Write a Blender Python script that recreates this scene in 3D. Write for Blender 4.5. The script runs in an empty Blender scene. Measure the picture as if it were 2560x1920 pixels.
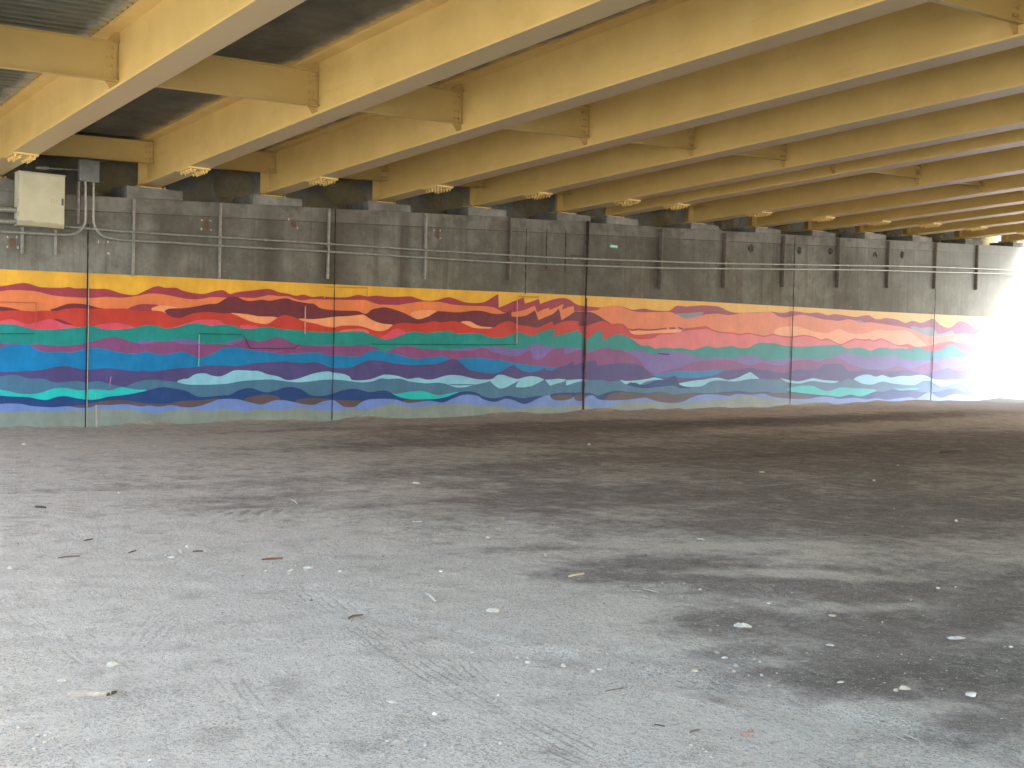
import bpy, bmesh, math, random
import numpy as np
from mathutils import Vector, Matrix
from mathutils.geometry import tessellate_polygon

random.seed(7)
rng = np.random.default_rng(11)
S = bpy.context.scene
COL = S.collection
PI = math.pi

# ------------------------------------------------------------------ camera
FPX = 2886.0
YAW, PIT, ROL = (math.radians(a) for a in (37.5, -1.5, 1.5))
FWD = Vector((math.sin(YAW) * math.cos(PIT), math.cos(YAW) * math.cos(PIT), math.sin(PIT)))
_r0 = Vector((math.cos(YAW), -math.sin(YAW), 0))
_u0 = _r0.cross(FWD)
RGT = _r0 * math.cos(ROL) + _u0 * math.sin(ROL)
UPV = -_r0 * math.sin(ROL) + _u0 * math.cos(ROL)
EYE = Vector((0, 0, 1.5))
WY = 24.4                                      # plane of the abutment's front face


def ray(x, y):
    return RGT * (x - 1280) + UPV * (960 - y) + FWD * FPX


def on_wall(x, y, Y=WY):                       # a point of the photograph on the plane of the wall
    d = ray(x, y)
    p = EYE + d * (Y / d.y)
    return p


def ground_z(X, Y):                            # the plane the dirt floor follows (numpy friendly)
    g = -0.345 + 0.0128 * np.clip(X, 0, 50)
    return g * np.clip(Y / WY, 0, 1.3)


def on_ground(x, y):
    d = ray(x, y)
    t = 10.0 / FPX
    p = EYE + d * t
    for _ in range(30):
        gz = float(ground_z(p.x, p.y))
        t = (gz - EYE.z) / d.z
        p = EYE + d * t
    return p


cam = bpy.data.cameras.new("camera")
cam.sensor_width = 36.0
cam.lens = FPX / 2560 * 36.0
cam.clip_end = 3000
camo = bpy.data.objects.new("camera", cam)
COL.objects.link(camo)
M = Matrix.Identity(4)
for i, v in enumerate((RGT, UPV, -FWD)):
    for k in range(3):
        M[k][i] = v[k]
M.translation = EYE
camo.matrix_world = M
S.camera = camo


# ------------------------------------------------------------------ helpers
def tag(o, label=None, cat=None, group=None, kind=None):
    if label: o['label'] = label
    if cat: o['category'] = cat
    if group: o['group'] = group
    if kind: o['kind'] = kind
    return o


def thing(name, loc, label, cat, group=None):
    o = bpy.data.objects.new(name, None)
    o.empty_display_size = 0.2
    COL.objects.link(o)
    o.location = loc
    return tag(o, label, cat, group)


class MB:
    """collects faces in world coordinates, then links them as one mesh"""
    def __init__(self):
        self.v, self.f, self.m = [], [], []

    def hexa(self, p, mi=0):                   # p: 8 corners, 0-3 lower ring, 4-7 upper ring
        b = len(self.v)
        self.v += [tuple(q) for q in p]
        for q in ((0, 3, 2, 1), (4, 5, 6, 7), (0, 1, 5, 4), (1, 2, 6, 5), (2, 3, 7, 6), (3, 0, 4, 7)):
            self.f.append([b + i for i in q]); self.m.append(mi)

    def box(self, x0, x1, y0, y1, z0, z1, zf=None, mi=0):
        f = zf or (lambda x, y: 0.0)
        c = [(x0, y0), (x1, y0), (x1, y1), (x0, y1)]
        self.hexa([(x, y, z0 + f(x, y)) for x, y in c] + [(x, y, z1 + f(x, y)) for x, y in c], mi)

    def prism(self, poly, n, mi=0):            # poly: 3D loop, n: thickness vector
        b = len(self.v); k = len(poly)
        self.v += [tuple(p) for p in poly] + [(p[0] + n[0], p[1] + n[1], p[2] + n[2]) for p in poly]
        self.f.append(list(range(b, b + k))); self.m.append(mi)
        self.f.append(list(range(b + 2 * k - 1, b + k - 1, -1))); self.m.append(mi)
        for i in range(k):
            j = (i + 1) % k
            self.f.append([b + i, b + k + i, b + k + j, b + j]); self.m.append(mi)

    def tube(self, pts, r, n=10, mi=0, cap=True):
        pts = [Vector(p) for p in pts]
        b = len(self.v)
        rr = r if isinstance(r, (list, tuple)) else [r] * len(pts)
        prev = None
        for i, p in enumerate(pts):
            t = (pts[min(i + 1, len(pts) - 1)] - pts[max(i - 1, 0)]).normalized()
            if prev is None:
                a = t.orthogonal().normalized()
            else:
                a = (prev - t * prev.dot(t)).normalized()
            prev = a
            c = t.cross(a)
            for k in range(n):
                w = 2 * PI * k / n
                self.v.append(tuple(p + (a * math.cos(w) + c * math.sin(w)) * rr[i]))
        for i in range(len(pts) - 1):
            for k in range(n):
                k2 = (k + 1) % n
                self.f.append([b + i * n + k, b + i * n + k2, b + (i + 1) * n + k2, b + (i + 1) * n + k]); self.m.append(mi)
        if cap:
            self.f.append([b + k for k in range(n)][::-1]); self.m.append(mi)
            e = b + (len(pts) - 1) * n
            self.f.append([e + k for k in range(n)]); self.m.append(mi)

    def build(self, name, mats, parent=None, smooth=False, bevel=0.0):
        me = bpy.data.meshes.new(name)
        off = Vector((0, 0, 0))
        if parent is not None:
            q = parent
            while q is not None:
                off += Vector(q.location); q = q.parent
        me.from_pydata([(x - off.x, y - off.y, z - off.z) for x, y, z in self.v], [], self.f)
        mats = mats if isinstance(mats, (list, tuple)) else [mats]
        for m in mats: me.materials.append(m)
        me.polygons.foreach_set('material_index', self.m)
        bm = bmesh.new(); bm.from_mesh(me)
        bmesh.ops.recalc_face_normals(bm, faces=bm.faces)
        bm.to_mesh(me); bm.free()
        if smooth:
            me.polygons.foreach_set('use_smooth', [True] * len(me.polygons))
            me.set_sharp_from_angle(angle=math.radians(40))
        o = bpy.data.objects.new(name, me)
        COL.objects.link(o)
        if parent is not None: o.parent = parent
        if bevel:
            md = o.modifiers.new('edge', 'BEVEL'); md.width = bevel; md.segments = 2; md.limit_method = 'ANGLE'
            md.harden_normals = False
        return o


# ------------------------------------------------------------------ materials
def srgb(r, g, b):
    f = lambda c: (c / 255 / 12.92) if c / 255 <= 0.04045 else ((c / 255 + 0.055) / 1.055) ** 2.4
    return (f(r), f(g), f(b), 1.0)


class NT:
    def __init__(self, name):
        self.m = bpy.data.materials.new(name)
        self.m.use_nodes = True
        self.t = self.m.node_tree
        self.b = self.t.nodes['Principled BSDF']
        self.geo = self.t.nodes.new('ShaderNodeNewGeometry')
        self.pos = self.geo.outputs['Position']

    def n(self, kind, **kw):
        x = self.t.nodes.new('ShaderNode' + kind)
        for k, v in kw.items(): setattr(x, k, v)
        return x

    def lk(self, a, b):
        self.t.links.new(a, b)

    def val(self, sock, v):
        if hasattr(v, 'is_output') or isinstance(v, bpy.types.NodeSocket): self.lk(v, sock)
        else: sock.default_value = v

    def math(self, op, a, b=None, c=None, clamp=False):
        x = self.n('Math', operation=op, use_clamp=clamp)
        self.val(x.inputs[0], a)
        if b is not None: self.val(x.inputs[1], b)
        if c is not None: self.val(x.inputs[2], c)
        return x.outputs[0]

    def mapped(self, scale, vec=None, loc=(0, 0, 0), rot=(0, 0, 0)):
        x = self.n('Mapping')
        self.lk(vec or self.pos, x.inputs['Vector'])
        x.inputs['Scale'].default_value = scale
        x.inputs['Location'].default_value = loc
        x.inputs['Rotation'].default_value = rot
        return x.outputs[0]

    flat = False

    def noise(self, scale, detail=4, rough=0.55, vec=None, dist=0.0):
        x = self.n('TexNoise')
        if self.flat: x.noise_dimensions = '2D'
        self.lk(vec or self.pos, x.inputs['Vector'])
        x.inputs['Scale'].default_value = scale
        x.inputs['Detail'].default_value = detail
        x.inputs['Roughness'].default_value = rough
        x.inputs['Distortion'].default_value = dist
        return x.outputs['Fac']

    def vor(self, scale, vec=None, feature='F1', out='Distance', rand=1.0):
        x = self.n('TexVoronoi', feature=feature)
        if self.flat: x.voronoi_dimensions = '2D'
        self.lk(vec or self.pos, x.inputs['Vector'])
        x.inputs['Scale'].default_value = scale
        x.inputs['Randomness'].default_value = rand
        return x.outputs[out]

    def ramp(self, fac, stops, mode='LINEAR'):
        x = self.n('ValToRGB')
        x.color_ramp.interpolation = mode
        e = x.color_ramp.elements
        while len(e) > 1: e.remove(e[-1])
        for i, (p, c) in enumerate(stops):
            c = (c, c, c, 1) if isinstance(c, (int, float)) else c
            el = e[0] if i == 0 else e.new(p)
            el.position = p; el.color = c
        self.lk(fac, x.inputs[0])
        return x.outputs[0]

    def range(self, v, a, b, c=0.0, d=1.0):
        x = self.n('MapRange')
        x.clamp = True
        self.lk(v, x.inputs[0])
        for i, q in enumerate((a, b, c, d)): x.inputs[1 + i].default_value = q
        return x.outputs[0]

    def mix(self, fac, a, b, mode='MIX'):
        x = self.n('Mix', data_type='RGBA', blend_type=mode)
        self.val(x.inputs[0], fac)
        self.val(x.inputs[6], a); self.val(x.inputs[7], b)
        return x.outputs[2]

    def sep(self, vec=None):
        x = self.n('SeparateXYZ')
        self.lk(vec or self.pos, x.inputs[0])
        return x.outputs

    def out(self, color=None, rough=0.8, spec=0.3, bump=None, bs=0.3, bd=0.01, metal=0.0):
        if color is not None: self.val(self.b.inputs['Base Color'], color)
        self.val(self.b.inputs['Roughness'], rough)
        self.b.inputs['Specular IOR Level'].default_value = spec
        self.b.inputs['Metallic'].default_value = metal
        if bump is not None:
            x = self.n('Bump')
            x.inputs['Strength'].default_value = bs
            x.inputs['Distance'].default_value = bd
            self.lk(bump, x.inputs['Height'])
            self.lk(x.outputs[0], self.b.inputs['Normal'])
        return self.m


def c4(r, g, b): return (r, g, b, 1.0)


def mat_girder(under=False, tone=1.0):
    t = NT('flange paint greyer below' if under else 'yellow girder paint')
    a = t.noise(1.1, 5, 0.6)
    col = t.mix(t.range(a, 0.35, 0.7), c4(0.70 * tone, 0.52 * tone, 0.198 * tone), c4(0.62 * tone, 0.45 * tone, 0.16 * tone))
    st = t.noise(2.2, 6, 0.7, t.mapped((1, 0.25, 2.2)))
    col = t.mix(t.range(st, 0.58, 0.78, 0, 0.35), col, c4(0.36, 0.27, 0.13))
    sp = t.noise(38, 3, 0.6)
    col = t.mix(t.range(sp, 0.68, 0.74, 0, 0.3), col, c4(0.30, 0.22, 0.12))
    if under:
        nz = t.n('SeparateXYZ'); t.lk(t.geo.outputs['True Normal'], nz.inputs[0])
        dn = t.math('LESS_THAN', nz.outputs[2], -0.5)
        col = t.mix(t.math('MULTIPLY', dn, 0.75), col, c4(0.43, 0.35, 0.215))  # faces pointing down get a greyer, darker mix
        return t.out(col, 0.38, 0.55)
    return t.out(col, t.range(a, 0.3, 0.7, 0.34, 0.48), 0.45, t.noise(7, 3), 0.04, 0.02)


def mat_concrete(name, light=1.0, streak=True, dark=0.0):
    t = NT(name)
    s = t.sep()
    a = t.noise(0.42, 7, 0.66)
    b = t.noise(2.6, 8, 0.7)
    col = t.mix(t.range(a, 0.40, 0.60), c4(0.222 * light, 0.232 * light, 0.228 * light), c4(0.120 * light, 0.124 * light, 0.120 * light))
    col = t.mix(t.range(b, 0.42, 0.7, 0, 0.7), col, c4(0.085 * light, 0.088 * light, 0.082 * light))
    col = t.mix(t.range(t.noise(14, 4), 0.62, 0.74, 0, 0.3), col, c4(0.36 * light, 0.345 * light, 0.32 * light))
    if streak:
        # runs of water stain, each at its own place along the wall
        u = t.range(s[0], 5.0, 47.0)
        stains = [(5, .0), (8.95, .0), (9.1, .55), (9.35, .5), (9.6, .05), (11.3, .05), (11.45, .9), (11.85, .8), (12.0, .1),
                  (12.3, .1), (12.45, .6), (12.6, .1), (12.82, .1), (12.9, 1.0), (13.5, .9), (14.1, .35), (14.6, .15), (15.0, .1), (15.12, 1.0),
                  (15.35, .8), (15.5, .1), (18.2, .2), (18.5, .6), (18.9, .2), (21.0, .25), (21.5, .5), (23.3, .3), (23.9, .75), (24.5, .25),
                  (26.4, .25), (27.0, .55), (29.0, .2)]
        rp = t.ramp(u, [((x - 5) / 42, v) for x, v in stains])
        run = t.noise(1.0, 6, 0.65, t.mapped((2.6, 1, 0.16)))
        fac = t.math('MULTIPLY', rp, t.range(run, 0.25, 0.6, 0.7, 1.0))
        col = t.mix(t.math('MULTIPLY', fac, 0.85), col, c4(0.060, 0.050, 0.044))
        run2 = t.noise(1.0, 7, 0.7, t.mapped((5.5, 1, 0.22)))
        col = t.mix(t.range(run2, 0.50, 0.68, 0, 0.72), col, c4(0.09, 0.08, 0.07))
        # the board line under the seat and the paler course above it
        ln = t.math('SUBTRACT', s[2], t.math('MULTIPLY_ADD', s[0], 0.0477, 3.86))
        up = t.math('GREATER_THAN', ln, 0.0)
        col = t.mix(t.math('MULTIPLY', up, 0.22), col, c4(0.29, 0.295, 0.28))
        band = t.math('LESS_THAN', t.math('ABSOLUTE', ln), t.range(t.noise(2.5), 0.3, 0.7, 0.004, 0.016))
        col = t.mix(t.math('MULTIPLY', band, 0.7), col, c4(0.05, 0.045, 0.04))
        # grime creeping down from the seat
        edge = t.math('SUBTRACT', t.math('MULTIPLY_ADD', s[0], 0.0477, 4.19), s[2])
        gr = t.math('MULTIPLY', t.range(edge, 0.0, 0.9, 1.0, 0.0), t.range(t.noise(1.7, 6, 0.7), 0.48, 0.62, 0, 0.8))
        col = t.mix(gr, col, c4(0.085, 0.085, 0.07))
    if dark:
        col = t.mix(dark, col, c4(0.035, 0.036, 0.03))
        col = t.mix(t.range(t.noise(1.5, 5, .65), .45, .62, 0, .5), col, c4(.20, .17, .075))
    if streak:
        col = t.mix(t.range(s[0], 33.0, 44.0, 0.0, 0.6), col, c4(0.30, 0.335, 0.34))      # glare at the open end painted in as a paler tone
    h = t.math('ADD', t.noise(22, 6, 0.7), t.math('MULTIPLY', b, 1.5))
    return t.out(col, 0.92, 0.2, h, 0.35, 0.02)


def mat_paint(name, rgb, worn=0.07):
    t = NT(name)
    a = t.noise(1.6, 5, 0.6)
    dk = tuple(c * 0.80 for c in rgb[:3]) + (1,)
    lt = tuple(min(1, c * 1.06) for c in rgb[:3]) + (1,)
    col = t.mix(t.range(a, 0.35, 0.68), lt, dk)
    rl = t.noise(1.0, 4, 0.6, t.mapped((9, 1, 2.2)))
    col = t.mix(t.range(rl, 0.35, 0.7, 0, 0.4), col, tuple(c * 0.72 for c in rgb[:3]) + (1,))
    r = t.noise(1.0, 6, 0.7, t.mapped((7, 1, 0.35)))
    col = t.mix(t.range(r, 0.56, 0.8, 0, 0.28), col, tuple(c * 0.55 + 0.02 for c in rgb[:3]) + (1,))
    col = t.mix(t.range(t.noise(6.5, 6, 0.75), 0.63, 0.72, 0, worn), col, c4(0.42, 0.40, 0.38))
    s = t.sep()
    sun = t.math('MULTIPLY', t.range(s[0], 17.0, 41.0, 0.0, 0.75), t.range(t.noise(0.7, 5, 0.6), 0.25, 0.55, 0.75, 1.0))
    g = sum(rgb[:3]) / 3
    col = t.mix(sun, col, tuple(.45 * c + .20 + .25 * g + q for c, q in zip(rgb[:3], (-.01, .03, .16))) + (1,))   # paler toward the open end: glare painted in over some real paling
    return t.out(col, 0.75, 0.25, t.noise(26, 6, 0.7), 0.25, 0.012)


def mat_plain(name, rgb, rough=0.7, spec=0.3, var=0.25, scale=8.0, metal=0.0, bs=0.2):
    t = NT(name)
    a = t.noise(scale, 5, 0.6)
    col = t.mix(t.range(a, 0.3, 0.72), tuple(min(1, c * (1 + var)) for c in rgb) + (1,), tuple(c * (1 - var) for c in rgb) + (1,))
    return t.out(col, rough, spec, t.noise(scale * 4, 5, 0.65), bs, 0.01, metal)


def mat_stain(name, rgb, alpha, scale=(3, 1, 1), lo=0.4, hi=0.6):
    t = NT(name)
    t.b.inputs['Base Color'].default_value = rgb + (1,)
    t.b.inputs['Roughness'].default_value = 0.9
    a = t.noise(3.0, 6, 0.7, t.mapped(scale))
    t.lk(t.range(a, lo, hi, 0.0, alpha), t.b.inputs['Alpha'])
    return t.m


TRACKS = [(760, 1470, 1300, 1800, .13, 5), (20, 1470, 420, 1745, .16, 6), (300, 1655, 395, 1540, .12, 4), (1250, 1780, 1640, 1960, .13, 5),
          (560, 1690, 800, 1945, .11, 4), (505, 1455, 592, 1388, .02, 1), (1150, 1640, 1290, 1750, .10, 4), (1700, 1600, 2150, 1740, .12, 4)]


def mat_ground():
    t = NT('dusty dirt floor')
    t.flat = True
    damp = t.n('Attribute', attribute_name='damp').outputs['Fac']
    s = t.sep()
    n1 = t.noise(0.9, 5, 0.68)
    n2 = t.noise(5.5, 6, 0.72)
    n3 = t.noise(32, 4, 0.7)
    fine = t.noise(115, 3, 0.75)
    clump = t.noise(2.4, 7, 0.78)
    light = t.mix(t.range(n2, 0.3, 0.7), c4(0.64, 0.60, 0.54), c4(0.52, 0.485, 0.43))
    dark = t.mix(t.range(n2, 0.3, 0.7), c4(0.285, 0.255, 0.235), c4(0.19, 0.168, 0.155))
    wet = t.mix(t.range(n2, 0.3, 0.7), c4(0.185, 0.168, 0.142), c4(0.115, 0.104, 0.09))
    d = t.math('ADD', damp, t.math('MULTIPLY', t.math('SUBTRACT', n1, 0.5), 0.75))
    d = t.math('ADD', d, t.math('MULTIPLY', t.math('SUBTRACT', n2, 0.5), 0.7))
    d = t.math('ADD', d, t.math('MULTIPLY', t.math('SUBTRACT', clump, 0.5), 0.6))
    col = t.mix(t.range(d, 0.2, 0.82), light, dark)
    col = t.mix(t.range(d, 0.9, 1.5), col, wet)
    drag = t.noise(1.0, 4, 0.72, t.mapped((0.9, 2.4, 1), rot=(0, 0, math.radians(38))))
    col = t.mix(t.range(drag, 0.56, 0.72, 0, 0.28), col, c4(0.46, 0.43, 0.39))
    # crumbly grain, with shade in crevices and beside clods painted dark
    col = t.mix(t.range(clump, 0.54, 0.66, 0, 0.36), col, c4(0.21, 0.185, 0.16))
    col = t.mix(t.range(clump, 0.46, 0.36, 0, 0.26), col, c4(0.58, 0.545, 0.49))
    col = t.mix(t.range(n3, 0.55, 0.70, 0, 0.5), col, c4(0.17, 0.15, 0.13))
    col = t.mix(t.range(n3, 0.28, 0.43, 0.42, 0.0), col, c4(0.62, 0.58, 0.53))
    col = t.mix(t.range(fine, 0.56, 0.70, 0, 0.36), col, c4(0.18, 0.16, 0.14))
    col = t.mix(t.range(fine, 0.30, 0.44, 0.3, 0.0), col, c4(0.64, 0.61, 0.56))
    g1 = t.vor(44)
    gm = t.range(t.noise(1.7, 4, 0.7), 0.45, 0.6)
    clod = t.math('MULTIPLY', t.range(g1, 0.14, 0.32, 1.0, 0.0), gm)
    col = t.mix(t.math('MULTIPLY', clod, 0.5), col, c4(0.16, 0.14, 0.12))
    sp2 = t.vor(17, t.mapped((1, 1.8, 1), loc=(4.7, 2.3, 0)))
    spk = t.math('MULTIPLY', t.range(sp2, 0.06, 0.12, 1.0, 0.0), t.range(n1, 0.40, 0.52))
    col = t.mix(t.math('MULTIPLY', spk, 0.6), col, c4(0.10, 0.09, 0.08))
    # faint tyre prints: bundles of grooves pressed in the dust
    tr = None
    for (x0, y0, x1, y1, hw, nl) in TRACKS:
        a, b = on_ground(x0, y0), on_ground(x1, y1)
        L = math.hypot(b.x - a.x, b.y - a.y); ux, uy = (b.x - a.x) / L, (b.y - a.y) / L
        sx = t.math('MULTIPLY_ADD', s[0], ux, -(a.x * ux + a.y * uy))
        sx = t.math('MULTIPLY_ADD', s[1], uy, sx)
        dx = t.math('MULTIPLY_ADD', s[0], -uy, a.x * uy - a.y * ux)
        dx = t.math('MULTIPLY_ADD', s[1], ux, dx)
        dx = t.math('MULTIPLY_ADD', t.math('SINE', t.math('MULTIPLY', sx, 2.2 / L)), .4 * hw, dx)
        m = t.math('MULTIPLY', t.range(t.math('ABSOLUTE', dx), hw, hw * .8), t.math('MULTIPLY', t.range(sx, -.02, .3), t.range(sx, L + .02, L - .3)))
        gro = t.range(t.math('SINE', t.math('MULTIPLY', dx, nl * PI / hw)), 0.1, 0.95) if nl > 1 else t.range(t.math('ABSOLUTE', dx), hw, 0)
        g = t.math('MULTIPLY', m, gro)
        tr = g if tr is None else t.math('MAXIMUM', tr, g)
    tr = t.math('MULTIPLY', tr, t.range(t.math('ADD', t.math('MULTIPLY', n1, .5), t.math('MULTIPLY', n2, .5)), 0.44, 0.56))
    col = t.mix(t.math('MULTIPLY', tr, 0.26), col, c4(0.20, 0.18, 0.155))
    # warm bounce light deeper under the deck, painted in as redder soil
    col = t.mix(t.range(s[1], 3.0, 11.0), col, c4(1.09, 0.985, 0.955), 'MULTIPLY')
    # unseen pale ground at left, added to bounce light; old tarmac toward the open end
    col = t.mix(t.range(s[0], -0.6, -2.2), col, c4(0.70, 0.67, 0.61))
    col = t.mix(t.range(s[0], 30.0, 40.0), col, t.mix(n2, c4(0.075, 0.082, 0.09), c4(0.13, 0.14, 0.15)))
    col = t.mix(t.range(s[0], 45.2, 46.2), col, c4(0.58, 0.59, 0.60))  # unseen pale ground added past the right edge to light flange undersides
    h = t.math('ADD', t.math('MULTIPLY', n3, 1.1), t.math('MULTIPLY', fine, 0.5))
    h = t.math('ADD', h, t.math('MULTIPLY', clump, 2.2))
    h = t.math('SUBTRACT', h, t.math('MULTIPLY', tr, 0.3))
    return t.out(col, 0.95, 0.12, h, 1.0, 0.035)


def mat_soffit():
    t = NT('grimy deck soffit')
    at = t.n('Attribute', attribute_name='edge')
    ed = at.outputs['Fac']
    s = t.sep()
    a = t.noise(1.3, 6, 0.65)
    col = t.mix(t.range(a, 0.32, 0.7), c4(0.17, 0.155, 0.115), c4(0.085, 0.088, 0.072))
    band = t.noise(1.0, 3, 0.5, t.mapped((0.25, 1.5, 1)))
    col = t.mix(t.range(band, 0.58, 0.72, 0, 0.5), col, c4(0.16, 0.165, 0.14))
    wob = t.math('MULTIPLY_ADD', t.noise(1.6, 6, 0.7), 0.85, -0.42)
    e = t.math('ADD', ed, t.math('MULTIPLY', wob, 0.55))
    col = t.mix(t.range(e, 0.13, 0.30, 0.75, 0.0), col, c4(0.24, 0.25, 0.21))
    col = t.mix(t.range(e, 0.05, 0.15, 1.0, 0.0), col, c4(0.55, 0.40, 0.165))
    return t.out(col, 0.9, 0.15, t.noise(18, 5), 0.3, 0.02)


def mat_pan():
    t = NT('corrugated deck pan')
    at = t.n('Attribute', attribute_name='edge')
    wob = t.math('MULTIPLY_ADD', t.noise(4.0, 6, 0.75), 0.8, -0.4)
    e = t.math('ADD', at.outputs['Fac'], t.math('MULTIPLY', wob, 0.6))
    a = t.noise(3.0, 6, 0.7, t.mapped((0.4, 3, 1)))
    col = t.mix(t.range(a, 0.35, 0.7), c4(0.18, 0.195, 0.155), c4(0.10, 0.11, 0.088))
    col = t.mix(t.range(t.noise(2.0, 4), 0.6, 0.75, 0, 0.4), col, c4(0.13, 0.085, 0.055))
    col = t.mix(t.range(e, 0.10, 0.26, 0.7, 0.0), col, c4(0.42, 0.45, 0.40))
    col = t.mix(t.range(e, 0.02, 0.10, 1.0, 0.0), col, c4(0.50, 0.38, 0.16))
    return t.out(col, 0.55, 0.4, t.noise(30, 4), 0.15, 0.01, 0.15)


MG = mat_girder()
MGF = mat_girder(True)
MGB = mat_girder(False, 0.78)  # shade on the cross beams painted in as a darker tone
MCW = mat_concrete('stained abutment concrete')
MCP = mat_concrete('pedestal concrete', 1.15, streak=False)
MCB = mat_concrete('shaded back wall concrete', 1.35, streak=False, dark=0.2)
MGR = mat_ground()
MSO = mat_soffit()
MPA = mat_pan()
MGAL = mat_plain('galvanised conduit', (0.27, 0.29, 0.29), 0.42, 0.5, 0.25, 14, 0.45)
MSTR = mat_plain('weathered strut steel', (0.17, 0.155, 0.145), 0.6, 0.35, 0.3, 11, 0.1)
MSTL = mat_plain('galvanised strut steel', (0.30, 0.31, 0.31), 0.5, 0.4, 0.3, 11, 0.3)
MJOI = mat_plain('joint filler', (0.028, 0.022, 0.022), 0.9, 0.1, 0.3, 9)
MJOL = mat_plain('painted edge highlight', (0.30, 0.31, 0.335), 0.8, 0.2, 0.2, 9)
MDECK = mat_plain('deck concrete', (0.26, 0.25, 0.23), 0.9, 0.2, 0.2, 2)
MBOX = mat_plain('junction box paint', (0.15, 0.165, 0.155), 0.6, 0.3, 0.2, 9)
MSCAR = mat_plain('rusty anchor scar', (0.13, 0.085, 0.062), 0.9, 0.1, 0.35, 20)
MCHIP = mat_plain('chipped pale concrete', (0.40, 0.39, 0.36), 0.9, 0.2, 0.2, 20)
MSTAIN = mat_stain('dark wet blot', (0.05, 0.045, 0.04), 0.7, (2, 1, 1), 0.35, 0.6)


def mat_cabinet():
    t = NT('cream cabinet paint')
    s = t.sep()
    col = t.mix(t.range(t.noise(2.5, 5), 0.35, 0.7), c4(0.50, 0.50, 0.39), c4(0.43, 0.435, 0.335))
    lowz = t.math('SUBTRACT', s[2], t.math('MULTIPLY_ADD', t.noise(4.0, 4), 0.22, 3.76))
    col = t.mix(t.range(lowz, -0.02, 0.02, 0.6, 0.0), col, c4(0.22, 0.21, 0.15))
    return t.out(col, 0.6, 0.3, t.noise(30, 4), 0.08, 0.01)


MCAB = mat_cabinet()

# ------------------------------------------------------------------ bridge: girders
SL = -0.042                                    # the deck falls towards the abutment
Y_END, Y_FAR = 25.25, -28.0
# centre of each girder along the wall, underside at the bearing
GX = [(2.75, 4.65),
      (5.70, 4.77), (8.97, 4.90), (11.83, 5.02), (14.82, 5.17), (17.77, 5.33), (20.73, 5.46), (22.55, 5.53),
      (25.95, 5.64), (28.85, 5.77), (31.68, 5.90), (34.52, 6.08), (37.35, 6.21), (40.75, 6.36), (44.15, 6.52)]
FIRST = 1                                      # the girder whose end hangs over the cabinet
DEP, TF, TW, HW = 0.98, 0.038, 0.016, 0.22
ORD = ['first', 'second', 'third', 'fourth', 'fifth', 'sixth', 'seventh', 'eighth', 'ninth', 'tenth', 'eleventh', 'twelfth',
       'thirteenth', 'fourteenth', 'fifteenth', 'sixteenth']
ROWS = [17.1, 8.35]


def zb(i, y): return GX[i][1] + SL * (y - 25.0)


def girder_label(i):
    k = i - FIRST
    if k < 0: return 'yellow steel bridge girder running overhead before the cabinet, out toward the bridge edge'
    if k == 0: return 'yellow steel girder whose end passes over the cream electrical cabinet'
    if k == 1: return 'yellow steel girder bearing just past the grey junction box on the wall'
    if k == 5: return 'yellow steel girder resting just before the wide dark wall joint'
    if k == 6: return 'yellow steel girder resting just past the wide dark wall joint, above the green tag'
    return 'yellow steel girder, %s in line counting away from the cabinet' % ORD[k]


def shared_mesh(name, parts, mat):
    m = MB()
    for pts, r, n in parts: m.tube(pts, r, n)
    o = m.build(name, mat); me = o.data
    bpy.data.objects.remove(o)
    return me


ME_STUD = shared_mesh('bolt', [([(0, 0, 0), (0, 0, -.026)], .026, 6), ([(0, 0, -.026), (0, 0, -.058)], .015, 7)], MG)
ME_BOLT = shared_mesh('bolt', [([(0, 0, 0), (0, -.012, 0)], .036, 10), ([(0, -.012, 0), (0, -.04, 0)], .028, 6)], MGB)


def add_part(name, me, pos, parent):
    o = bpy.data.objects.new(name, me); COL.objects.link(o)
    off = Vector((0, 0, 0)); q = parent
    while q is not None:
        off += Vector(q.location); q = q.parent
    o.parent = parent; o.location = Vector(pos) - off
    return o


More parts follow.
